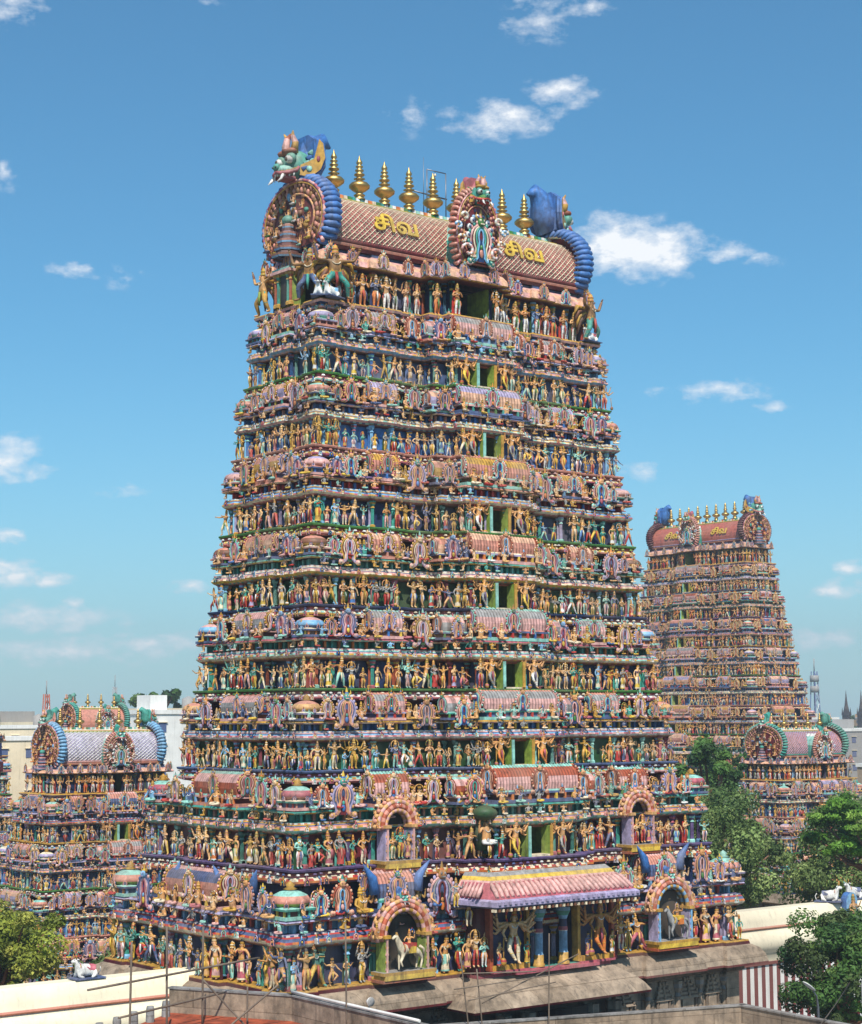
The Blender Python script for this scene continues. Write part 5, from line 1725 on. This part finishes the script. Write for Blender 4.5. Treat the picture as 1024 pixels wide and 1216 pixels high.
for yy, c__ in ((-.75, 'rust'), (.75, 'rust'), (-.5, 'teal'), (.5, 'teal')): pilaster(mb, -tLo - .38, yy, 41.5, 2.0, 0, c__, 'ochre', .14)
box(mb, (-tLo - .36, 0, 42.4), (.06, .6, 1.8), 'black')
box(mb, (-tLo - .4, 0, 43.5), (.5, 2.0, .16), 'pink'); box(mb, (-tLo - .4, 0, 43.64), (.4, 1.7, .14), 'aqua')
sub(mb, 'side_doorway', STUCCO, T8, 41.45)

# rooftop pipes with a lamp
t = thing('lamp_frame', 'thin metal pipe frame holding a small lamp behind the finials of the main tower roof', 'lamp frame', (0.4, .9, 48.9))
mb = MB()
P = [(-.15, 0, 0), (-.15, 0, 3.0), (1.35, 0, 3.0), (1.35, 0, 0)]
for a_, b_ in zip(P[:-1], P[1:]): tube(mb, [a_, b_], .035, 'dkstone', 6)
mb.build('pipe', STEEL, t)
mb = MB(); tube(mb, [(-1.5, .1, 1.5), (1.5, .1, 1.4)], .05, 'dkstone', 6); mb.build('crossbar', STEEL, t)
mb = MB(); ball(mb, (.5, 0, 2.75), (.07, .07, .11), 'cream', 8, 6); tube(mb, [(.5, 0, 2.85), (.5, 0, 3.0)], .015, 'black', 4); mb.build('lamp', CLOTHM, t)
mb = MB(); tube(mb, [(0, 0, 0), (0, 0, 3.6)], [.03, .012], 'dkstone', 5)
tag(mb.build('lightning_rod', STEEL, None, (0, 0, 0)), 'single upright lightning rod beside the lamp frame on the main roof', 'lightning rod').location = (-.25, .6, 48.9)

# ------------------------------------------------------------------ the other towers
far, *_r = gopuram('temple_tower', 'distant tall temple tower on the right with smooth terracotta barrel roof and yellow letters', (144.0, 111.3, 0), -PI / 2, MAIN_T, MAIN_L, MAIN_D,
    dict(wall=2.2, eave=.85, rb=0, ry=2.8, rz=3.65, L=9.9, s=1.0, kspan=7.8, nw=3.9, nh=4.2), detail=1, sides=('F', 'R'), letters=.72, seed=3, fscale=1.15, warm=True, roofcol=('roof2', 'white', 'lilac'), dull='wine', cap=60, sp=.68)
small = []
SM = [('small temple tower at left with blue and white netted barrel roof and gilt finials', (4.9, 50.8, 0), 0, [-2.5, 1.2, 4.8, 8.4, 12.2], [8.3, 7.4, 6.5, 5.7, 5.0], [5.2, 4.4, 3.7, 3.0, 2.4], 5, ('lilac', 'white', 'pink'), 'sky', ('F', 'L'), 5),
      ('little temple tower beyond the left one, only its gilt finials and roof showing', (42.8, 123.1, 0), 0, [7, 10.8, 14.5], [5.6, 4.8, 3.9], [3.6, 2.9, 2.3], 2, ('salmon', 'aqua', 'rust'), 'teal', ('F', 'L'), 4),
      ('narrow painted tower cut off by the left edge of the picture', (17.0, 104.6, 0), 0, [2, 6, 10, 14.2], [5.0, 4.4, 3.8, 3.3], [3.6, 3.1, 2.6, 2.2], 1, ('salmon', 'pink', 'rust'), 'teal', ('F', 'L'), 3),
      ('small temple tower at right behind trees, pink barrel roof with turquoise scalloped ends', (81.5, 41.5, 0), 0, [.6, 4.4, 7.9, 11.6], [7.4, 6.6, 5.9, 5.3], [4.6, 3.9, 3.2, 2.5], 4, ('salmon', 'lilac', 'teal'), 'teal', ('F', 'L'), 5)]
for i, (lab, loc, rz_, T_, L__, D__, sd, rc_, mane, sds, nk) in enumerate(SM):
    gopuram('temple_tower', lab, loc, rz_, T_, L__, D__, dict(wall=1.55, eave=.4, rb=0, ry=2.2 * D__[-1] / 2.4, rz=2.9, L=L__[-1] - .35, s=.62, ks=.95, kspan=L__[-1] * .72, nw=2.7, nh=2.6, ycol=2, yp=YP[2], yp2=YP[2]),
            detail=2 if i in (0, 3) else 1, sides=sds, seed=sd, roofcol=rc_, dull=mane, nk=nk, cap=60, P0=(1.1, .8), sp=.72)

# ------------------------------------------------------------------ compound wall
def compound_wall(name, label, x0, x1, stripes):
    t = thing(name, label, 'wall', ((x0 + x1) / 2, 0, -6))
    mb = MB()
    prof = [(-.1, 5.02), (-.35, 4.9), (-.55, 4.3), (-.62, 3.95), (-.66, 3.85), (-.45, 3.72), (-.72, 3.6), (-1.0, 3.2), (-1.12, 2.8), (-.98, 2.45), (-.78, 2.2), (-.62, 1.75), (-.6, 1.62)]
    n_ = 40
    xs = np.linspace(x0, x1, n_ + 1)
    V = np.array([(x, y, z) for (y, z) in prof for x in xs])
    Q = []; QC = []
    for r_ in range(len(prof) - 1):
        for j in range(n_):
            Q.append([r_ * (n_ + 1) + j, (r_ + 1) * (n_ + 1) + j, (r_ + 1) * (n_ + 1) + j + 1, r_ * (n_ + 1) + j + 1])
            c = 'salmon' if r_ in (3, 4) else 'ivory'
            QC.append([*K[c], 1 if r_ not in (3, 4) else 0])
    mb.raw(V, Q, QC)
    box(mb, ((x0 + x1) / 2, .45, 1.9), (x1 - x0, 1.1, 6.2), 'ivory')
    sub(mb, 'coping', PLASTER, t, 0).location = (-(x0 + x1) / 2, 0, 6)
    mb = MB()
    if stripes:
        box(mb, ((x0 + x1) / 2, -.61, 1.52), (x1 - x0, .1, .2), 'maroon')
        nn_ = int((x1 - x0) / .38)
        for j in range(nn_):
            box(mb, (x0 + .38 * (j + .5), -.3, -2.3), (.38, .5, 7.44), 'white' if j % 2 else 'maroon')
    else:
        box(mb, ((x0 + x1) / 2, -.3, -2.3), (x1 - x0, .5, 7.6), 'ivory')
    o = sub(mb, 'wall_face', PLASTER, t, 0); o.location = (-(x0 + x1) / 2, 0, 6)
    return t
compound_wall('compound_wall', 'cream rounded wall with red and white stripes running right from the tower', 16.2, 75, True)
compound_wall('compound_wall', 'cream rounded wall with a pink string course running left from the tower', -60, -16.2, False)
mb = MB()
for x in (-20.8, -27.5, 22.6, 25.0): box(mb, (x, -1.1, 2.7), (.1, .2, .12), 'black')
tag(inst(('bullw',), BULL, ['white', 'rose', 'ochre', 'rose', 'black', 'slate'], 'bull_statue', None, (-22.6, .2, 5.05), 0, 1.0), 'white bull statue with pink blanket sitting on the left wall', 'bull statue', 'bull statues on the walls')
tag(inst(('bullw2',), BULL, ['white', 'rose', 'ochre', 'slate', 'black', 'slate'], 'bull_statue', None, (35.6, .2, 5.05), PI / 2 + .5, 1.1), 'white bull statue on the right wall, left of the painted niche', 'bull statue', 'bull statues on the walls')
tag(inst(('bullw2',), BULL, ['white', 'rose', 'ochre', 'slate', 'black', 'slate'], 'bull_statue', None, (38.7, .3, 5.05), 0.0, 1.15), 'white bull statue at the right edge, right of the painted niche', 'bull statue', 'bull statues on the walls')
t = thing('painted_niche', 'arched blue niche with a small seated figure set into the right wall', 'niche', (36.9, -.9, 3.9))
mb = MB(); a = np.linspace(0, PI, 9)
prism(mb, [(-.6, 0), (.6, 0)] + [(.6 * math.cos(q), 1.2 + .6 * math.sin(q)) for q in a], 0, .5, 'sky', 'blue'); mb.build('backing', STUCCO, t)
inst(('gana',), GANA, FPAL[0], 'seated_statue', t, (0, -.1, .1), 0, 2.4)

# ------------------------------------------------------------------ foreground terraces
def terrace(label, poly, zf, zp, walls, floorc):
    poly = ccw(poly)
    t = thing('stone_building', label, 'building', (poly[0][0], poly[0][1], -6))
    lx = (-poly[0][0], -poly[0][1], 6)
    mb = MB(); block(mb, poly, -6, zf, 'dkstone', floorc)
    sub(mb, 'roof_terrace', STONE, t, 0).location = lx
    for (a_, b_) in walls:
        mb = MB()
        a_, b_ = np.array(a_), np.array(b_); d = b_ - a_; ln = np.linalg.norm(d); an = math.atan2(d[1], d[0]); m_ = (a_ + b_) / 2
        box(mb, (m_[0], m_[1], (zf - .4 + zp) / 2), (ln + .3, .32, zp - zf + .4), 'stone', rot=an)
        box(mb, (m_[0], m_[1], zp + .04), (ln + .4, .42, .08), 'grey', rot=an)
        sub(mb, 'parapet', STONE, t, 0).location = lx
    return t
terrace('stone building with a reddish roof terrace in front of the tower corner at lower left', [(-22.8, -8.6), (-19.7, -14.3), (-20.3, -24.5), (-34, -27), (-29.5, -13.2)], 4.45, 5.55, [((-22.8, -8.7), (-19.9, -14.2)), ((-19.8, -14.2), (-20.3, -24.5))], 'rust')
terrace('grey stone building with a low parapet at the bottom edge in front of the portal', [(-12.5, -13.0), (5.4, -19.0), (4.4, -28), (-14, -28)], 2.3, 3.15, [((-12.5, -13.1), (5.3, -18.9)), ((5.2, -19.1), (4.3, -28))], 'stone')
# concrete stubs along the terrace rim
for i in range(6):
    mb = MB()
    lathe(mb, (0, 0, 0), [(.2, 0, 'grey'), (.19, .55, 'grey'), (.16, .72, 'grey'), (.02, .74, 'grey')], 10)
    f_ = i / 5
    o = tag(mb.build('stone_post', STONE), 'short round-topped stone post on the rim of the left terrace', 'post', 'stone posts along the terrace rim')
    o.location = (-29.0 + 6.6 * f_, -13.0 + 4.3 * f_, 4.44)

# scaffolding poles
def pole(label, a_, b_, r=.05, group='bamboo scaffolding poles', sag=0.0, cat='pole', m=WOOD, col='dkstone', name='bamboo_pole'):
    mb = MB()
    a_, b_ = Vector(a_), Vector(b_)
    P = [(b_ - a_) * q / 6 + Vector((0, 0, -sag * 4 * (q / 6) * (1 - q / 6))) for q in range(7)]
    tube(mb, [tuple(p) for p in P], [r * (1.05 if q % 2 else .95) for q in range(7)], col, 7)
    o = mb.build(name, m); o.location = a_
    tag(o, label, cat, group)
    return o
pole('upright scaffold pole at the far left of the terrace', (-28.2, -14.2, 4.4), (-28.15, -14.2, 8.6))
pole('upright scaffold pole in front of the cream wall, second from left', (-25.9, -13.4, 4.4), (-25.9, -13.3, 9.0))
pole('upright scaffold pole at the tower corner, third from left', (-23.6, -12.6, 4.4), (-23.6, -12.6, 8.8))
pole('horizontal scaffold pole tied across the three left uprights', (-30.6, -14.9, 6.9), (-20.0, -11.6, 7.0))
pole('lower horizontal scaffold rail over the stone posts', (-28.8, -14.3, 5.5), (-22.2, -12.2, 5.7))
pole('tall upright pole standing before the horse rider niche', (-20.2, -19, 4.4), (-20.2, -18.9, 9.2), .04)
pole('pole leaning left from the crossed sticks on the terrace', (-22.4, -14.5, 4.4), (-24.2, -13.6, 6.6), .045)
pole('pole leaning right from the crossed sticks on the terrace', (-23.4, -14.2, 4.4), (-21.4, -15.4, 6.3), .045)
pole('short upright stick beside the crossed sticks', (-22.3, -14.3, 4.4), (-22.3, -14.3, 6.2), .04)
pole('white plastic pipe lying along the terrace parapet', (-19.9, -14.3, 5.75), (-20.4, -24.4, 5.75), .07, 'pipes on the terrace', 0, 'pipe', CLOTHM, 'white', 'plastic_pipe')
for i, (a_, b_) in enumerate((((-9.6, -14.6, 2.4), (-10.1, -14.5, 6.6)), ((-8.9, -14.8, 2.4), (-9.4, -14.9, 5.9)), ((-5.6, -15.9, 2.4), (-5.5, -15.9, 7.4)))):
    pole(['leftmost thin upright pole before the stone porch', 'thin pole leaning beside the leftmost one before the porch', 'rightmost thin upright pole before the stone porch'][i], a_, b_, .035)
for i, (a_, b_) in enumerate((((-10.6, -14.6, 5.0), (-4.8, -16.1, 5.4)), ((-10.0, -14.6, 5.7), (-6.3, -15.8, 5.6)), ((-9.8, -14.7, 4.4), (-5.2, -16.0, 5.0)), ((-9.0, -14.8, 4.2), (-3.9, -16.3, 6.3)))):
    pole(['long horizontal stick before the porch eave', 'upper short stick before the porch eave', 'lowest stick before the porch eave', 'slanting stick rising right before the porch'][i], a_, b_, .03)
o = pole('black cable sagging across the lower right corner', (3.0, -25.0, 2.4), (6.1, -25.3, 4.95), .03, 'overhead cables', .15, 'cable', CLOTHM, 'black', 'cable'); 

t = thing('floodlight', 'small white floodlight clamped on the terrace parapet beside the white pipe', 'floodlight', (-20.1, -20.5, 5.6))
mb = MB(); tube(mb, [(0, 0, 0), (0, 0, .35)], .03, 'grey', 6); mb.build('bracket', STEEL, t)
mb = MB(); lathe(mb, (0, 0, .45), [(.08, -.1, 'white'), (.2, .1, 'white'), (.2, .14, 'grey'), (.02, .12, 'sky')], 12, 1, ax=np.array([[1, 0, 0], [0, 0, -1], [0, 1, 0]], float)); mb.build('lamp_housing', CLOTHM, t)
# sign boards at the right edge
t = thing('sign_board', 'grey and white printed board on a post at the lower right edge', 'sign', (6.9, -25.6, -6))
mb = MB(); box(mb, (0, 0, 5.6), (.14, .14, 11.2), 'dkstone'); mb.build('post', WOOD, t)
mb = MB(); box(mb, (.25, -.12, 10.35), (1.2, .06, 1.1), 'white'); box(mb, (.25, -.1, 10.35), (1.28, .05, 1.18), 'grey'); mb.build('panel', CLOTHM, t)
mb = MB()
lathe(mb, (.15, -.17, 10.3), [(.3, 0, 'slate'), (.3, .02, 'slate'), (.01, .021, 'slate')], 16, 0, ax=np.array([[1, 0, 0], [0, 0, -1], [0, 1, 0]], float))
lathe(mb, (.15, -.2, 10.34), [(.15, 0, 'lilac'), (.15, .02, 'lilac'), (.01, .021, 'lilac')], 12, 0, ax=np.array([[1, 0, 0], [0, 0, -1], [0, 1, 0]], float))
mb.build('emblem', CLOTHM, t)
for i, c__ in enumerate(('brown', 'maroon')):
    mb = MB(); box(mb, (.25, -.1, 9.35 - .62 * i), (1.0, .06, .56), 'ochre'); box(mb, (.25, -.14, 9.35 - .62 * i), (.9, .04, .46), c__); ball(mb, (.0, -.17, 9.35 - .62 * i), (.16, .03, .14), 'tan', 8, 5); mb.build('panel', CLOTHM, t)
# street lamp
t = thing('street_lamp', 'street lamp with pale oval head leaning out in front of the lower right tree', 'street lamp', (9.5, -20.4, -6))
mb = MB(); tube(mb, [(0, 0, 0), (0, 0, 8.8), (-.1, 0, 9.4), (-.5, -.1, 9.75)], [.09, .07, .05, .04], 'grey', 8); mb.build('pole', STEEL, t)
mb = MB(); hd = MB(); ball(hd, (0, 0, 0), (.55, .2, .13), 'white', 12, 7)
mb.add(hd, (-.85, -.15, 10.0), M=np.array([[.85, 0, -.5], [0, 1, 0], [-.5 * -1 * -1, 0, .85]])); mb.build('lamp_head', CLOTHM, t)


# ------------------------------------------------------------------ trees
def tree(name, label, loc, H, R, cen, cols, nclump=60, nleaf=260, ls=.16, seed=1, group='trees around the temple', vs=.85):
    """loc foot; cen crown centre height above the foot; R=(rx,ry,rz) crown radii"""
    rg = np.random.default_rng(seed)
    t = thing(name, label, 'tree', loc, 0, group)
    mb = MB()
    u = rg.normal(size=(nclump, 3)); u /= np.linalg.norm(u, axis=1)[:, None]
    rr = rg.uniform(.45, 1.0, nclump) ** .6
    C = u * rr[:, None] * np.array(R) * rg.uniform(.7, 1.18, (nclump, 1)) + np.array([0, 0, cen])
    C = C[C[:, 2] > cen - R[2] * .8]
    cr = rg.uniform(.1, .34, len(C)) * min(R)
    Vs = []; Cs = []
    pal = np.array([K[c] if c in K else lin(c) for c in cols])
    for c, r in zip(C, cr):
        d = rg.normal(size=(nleaf, 3)); d /= np.linalg.norm(d, axis=1)[:, None]
        p = c + d * (rg.uniform(.2, 1, (nleaf, 1)) ** .5) * r * np.array([1.15, 1.15, vs])
        n = d + rg.normal(size=(nleaf, 3)) * .6 + np.array([0, 0, .4]); n /= np.linalg.norm(n, axis=1)[:, None]
        a1 = np.cross(n, rg.normal(size=(nleaf, 3))); a1 /= np.linalg.norm(a1, axis=1)[:, None]
        b1 = np.cross(n, a1)
        s = ls * rg.uniform(.6, 1.4, (nleaf, 1))
        Vs.append(np.stack([p - a1 * s, p - b1 * s * .5, p + a1 * s, p + b1 * s * .5], 1).reshape(-1, 3))
        base_ = pal[rg.integers(len(pal))] * rg.uniform(.75, 1.25)
        Cs.append(np.concatenate([base_ * rg.uniform(.7, 1.35, (nleaf, 1)), np.zeros((nleaf, 1))], 1))
    V = np.concatenate(Vs)
    mb.raw(V, np.arange(len(V)).reshape(-1, 4), np.concatenate(Cs))
    mb.build('crown', LEAF, t)
    mb = MB()
    tr = max(.12, H * .022)
    fork = cen - R[2] * .55
    tube(mb, [(0, 0, 0), (.1, .05, fork * .5), (-.05, .1, fork), (.1, 0, cen)], [tr * 1.6, tr, tr * .85, tr * .4], 'brown', 8)
    for c in C[::max(1, len(C) // 16)]:
        s0_ = np.array([-.05, .1, fork * rg.uniform(.85, 1.05)])
        mid = (s0_ + c) / 2 + np.array([0, 0, -.1 * R[2]]) + rg.normal(size=3) * .1
        tube(mb, [tuple(s0_), tuple(mid), tuple(c)], [tr * .5, tr * .32, tr * .1], 'brown', 5)
    mb.build('trunk', WOOD, t)
    return t
DG = ['3d5a2c', '4a6a30', '32502a', '567636', '647f3c']
OG = ['6c8048', '7c9052', '5a703c', '8c9c5e', '4c6234']
BG = ['5a802c', '6c9436', '4a7024', '80a246', '3c5e1e']
YG = ['8a9238', '9ca244', '74802e', 'aeae50', '606c28']
tree('dense_tree', 'dense dark green tree standing between the main tower and the far tower', (56, 29.9, -6), 23, (3.3, 3.3, 5.2), 17.5, DG, 46, 300, .2, 2)
tree('broad_tree', 'large olive green tree behind the right wall, beside the tower', (45.0, 19.8, -6), 18, (6.0, 5.5, 5.8), 12.6, OG, 90, 420, .17, 3)
tree('broad_tree', 'rounded olive tree right of the large one, above the bull statue', (55.5, 14.0, -6), 17, (5.5, 5.5, 5.6), 11.5, OG, 80, 400, .17, 4)
tree('bright_tree', 'bright green leafy tree at the right edge in full sun', (45.6, 3.8, -6), 20, (4.8, 4.4, 3.2), 15.8, BG, 70, 420, .17, 5, vs=.5)
tree('courtyard_tree', 'green tree in front of the striped wall at lower right', (23.5, -10.8, -6), 14, (3.6, 3.4, 3.9), 8.4, DG + ['4a5a30'], 80, 420, .13, 6)
tree('bushy_tree', 'yellow-green bushy tree above the left wall at the picture edge', (-19.3, 17.6, -6), 15, (3.8, 3.6, 3.4), 10.3, YG, 70, 450, .13, 7)
tree('bushy_tree', 'small dark tree beyond the left wall next to the bull statue', (-13.8, 14.5, -6), 12, (2.6, 2.4, 2.4), 8.3, OG + ['6a3a28'], 40, 300, .13, 8)
tree('dense_tree', 'dark tree between the far tower and the small right tower', (92, 60, -6), 20, (5, 5, 4.5), 15.5, DG, 50, 220, .26, 9)
tree('dense_tree', 'dark tree seen left of the small left tower roof', (-2, 74, -6), 17, (3, 3, 3.6), 13, DG, 30, 160, .26, 10)
tree('dense_tree', 'dark tree seen right of the small left tower roof, against the main tower', (20, 62, -6), 18, (3, 3, 3.6), 15, DG, 30, 200, .24, 11)

# ------------------------------------------------------------------ town beyond
def house(label, loc, w_, d_, h_, rot, cwall, nwin=(4, 3), tank=False, group='town houses'):
    t = thing('town_house', label, 'building', loc, rot, group)
    mb = MB(); box(mb, (0, 0, h_ / 2), (w_, d_, h_), cwall); mb.build('wall', PLASTER, t)
    mb = MB()
    box(mb, (0, 0, h_ + .3), (w_ + .4, d_ + .4, .6), 'white' if random.random() < .6 else 'cream'); 
    if tank: lathe(mb, (w_ * .2, 0, h_ + .6), [(1.1, 0, 'grey'), (1.1, 1.6, 'grey'), (.2, 2.0, 'grey')], 10)
    else: box(mb, (-w_ * .2, 0, h_ + 1.5), (w_ * .3, d_ * .5, 2.4), cwall)
    mb.build('parapet', PLASTER, t)
    wm = MB(); box(wm, (0, 0, 0), (1.2, .12, 1.3), 'slate'); box(wm, (0, -.03, .75), (1.5, .4, .1), 'cream')
    wm = wm.mesh('window', PLASTER)
    for i in range(nwin[0]):
        for j in range(nwin[1]):
            x = -w_ / 2 + w_ * (i + .5) / nwin[0]
            z = h_ - 1.9 - j * 3.1
            if z > 1: link('window', wm, t, (x, -d_ / 2 - .02, z))
            if z > 1 and i < 2: link('window', wm, t, (-w_ / 2 - .02, -d_ / 4 + i * d_ / 2, z), -PI / 2)
    return t
HS = [(79, 222, 24, 14, 22.5, 'cream', 'cream flat-roofed house far left of the small left tower'), (60, 190, 12, 9, 20.6, 'peach', 'peach house behind the small left tower, left side'),
      (66, 146, 9, 8, 24.8, 'white', 'white block right of the small left tower, nearest the main tower'), (86, 176, 12, 10, 25.2, 'white', 'tall white house beside the nearest white block'),
      (52, 172, 12, 9, 21, 'cream', 'low cream house between the left finials'), (96, 250, 22, 12, 23, 'grey', 'grey flat house on the left horizon'),
      (56, 150, 8, 6, 21.5, 'peach', 'narrow peach house behind the left tower roof'), (120, 240, 16, 12, 23.4, 'white', 'long white house on the left horizon'),
      (270, 186, 30, 16, 20.5, 'grey', 'grey building at the far right behind the small tower'), (250, 150, 20, 14, 17.5, 'stone', 'brown house right of the small right tower'),
      (310, 240, 26, 18, 23, 'slate', 'bluish building on the right horizon'), (205, 118, 22, 10, 15, 'stone', 'low stone range right of the small right tower')]
for i, (x, y, w_, d_, h_, c__, lab) in enumerate(HS):
    house(lab, (x, y, -6), w_, d_, h_, random.uniform(-.2, .2), c__, (max(2, int(w_ / 3.5)), 3), i % 3 == 0)
rg = random.Random(4)
WORDS = ['pale', 'cream', 'white', 'grey', 'peach', 'tan']
for i in range(46):
    az_ = YAW + rad(rg.uniform(-15, 15)); dd = rg.uniform(380, 1300)
    x, y = CAM_POS.x + dd * math.sin(az_), CAM_POS.y + dd * math.cos(az_)
    w_, d_ = rg.uniform(10, 24), rg.uniform(9, 16)
    house('distant flat-roofed town house on the horizon', (x, y, -6), w_, d_, rg.uniform(13, 22.5), rg.uniform(-.5, .5), rg.choice(['cream', 'white', 'grey', 'peach', 'tan']), (2, 2), rg.random() < .3, 'distant town houses on the horizon')
for i in range(26):
    az_ = YAW + rad(rg.uniform(-15, 15)); dd = rg.uniform(350, 900)
    x, y = CAM_POS.x + dd * math.sin(az_), CAM_POS.y + dd * math.cos(az_)
    tree('distant_tree', 'distant round tree among the houses on the horizon', (x, y, -6), 20, (rg.uniform(5, 9), 6, rg.uniform(4, 6)), rg.uniform(12, 19), DG + OG, 16, 60, 1.0, 30 + i, 'distant trees on the horizon')
tree('distant_tree', 'dark tree on the horizon right of the small left tower', (120, 242, -6), 30, (6, 6, 3.4), 26.5, DG, 30, 120, .6, 80, 'distant trees on the horizon')

# church spires
t = thing('church', 'dark twin-spired church on the right horizon', 'church', (655, 498, -6))
mb = MB(); box(mb, (6, 0, 9), (26, 40, 18), 'dkstone'); mb.build('nave', STONE, t)
for x, y in ((-2.0, -6), (4.6, -10)):
    mb = MB()
    X, Y = (x - 1, y)
    box(mb, (X, Y, 12), (3.0, 3.0, 24), 'spire'); lathe(mb, (X, Y, 24), [(1.9, 0, 'spire'), (.8, 5, 'spire'), (.45, 8, 'spire'), (.02, 12.5, 'spire')], 8, 0)
    for q in range(4): lathe(mb, (X + 1.4 * (1 if q % 2 else -1), Y + 1.4 * (1 if q > 1 else -1), 24), [(.5, 0, 'spire'), (.02, 4, 'dkstone')], 6, 0)
    mb.build('spire', STONE, t)

def mast(label, loc, h_, w_, col, drum=False):
    t = thing('telecom_mast', label, 'mast', loc)
    mb = MB()
    for sx in (-1, 1):
        for sy in (-1, 1):
            tube(mb, [(sx * w_, sy * w_, 0), (sx * w_ * .35, sy * w_ * .35, h_)], .12 * w_, col, 4)
    for q in range(10):
        z_, z2 = h_ * q / 10, h_ * (q + 1) / 10
        a_, b_ = w_ * (1 - .65 * q / 10), w_ * (1 - .65 * (q + 1) / 10)
        tube(mb, [(-a_, -a_, z_), (b_, -b_, z2)], .07 * w_, col if q % 2 else 'white', 4); tube(mb, [(a_, -a_, z_), (-b_, -b_, z2)], .07 * w_, col, 4)
    mb.build('lattice', WOOD, t)
    mb = MB()
    tube(mb, [(0, 0, h_), (0, 0, h_ * 1.12)], .1 * w_, 'grey', 5)
    if drum:
        for z_ in (.8, .9): lathe(mb, (0, 0, h_ * z_), [(w_ * .2, 0, 'grey'), (w_ * .8, .1, 'grey'), (w_ * .8, h_ * .06, 'grey'), (.1, h_ * .065, 'grey')], 12)
    mb.build('antenna', WOOD, t)
mast('red lattice telecom mast on the left horizon', (161.8, 375, -6), 31, 1.6, 'rust')
mast('thin grey mast on the horizon right of the small left tower', (262, 520, -6), 36, 1.4, 'grey')
mast('grey communications tower with round platforms on the right horizon', (486, 374, -6), 41, 2.2, 'slate', True)

# ------------------------------------------------------------------ air
hb = MB()
box(hb, (450, 450, 57), (2600, 2600, 130), 'white')
hz_m = bpy.data.materials.new('air'); hz_m.use_nodes = True
tn = hz_m.node_tree
for n_ in list(tn.nodes): tn.nodes.remove(n_)
ho = tn.nodes.new('ShaderNodeOutputMaterial'); pv = tn.nodes.new('ShaderNodeVolumePrincipled')
pv.inputs['Color'].default_value = (.86, .93, 1.0, 1); pv.inputs['Density'].default_value = .00034; pv.inputs['Anisotropy'].default_value = .2
tn.links.new(pv.outputs[0], ho.inputs['Volume'])
USE_HAZE = True
if USE_HAZE:
    o = hb.build('haze', hz_m); o['kind'] = 'stuff'
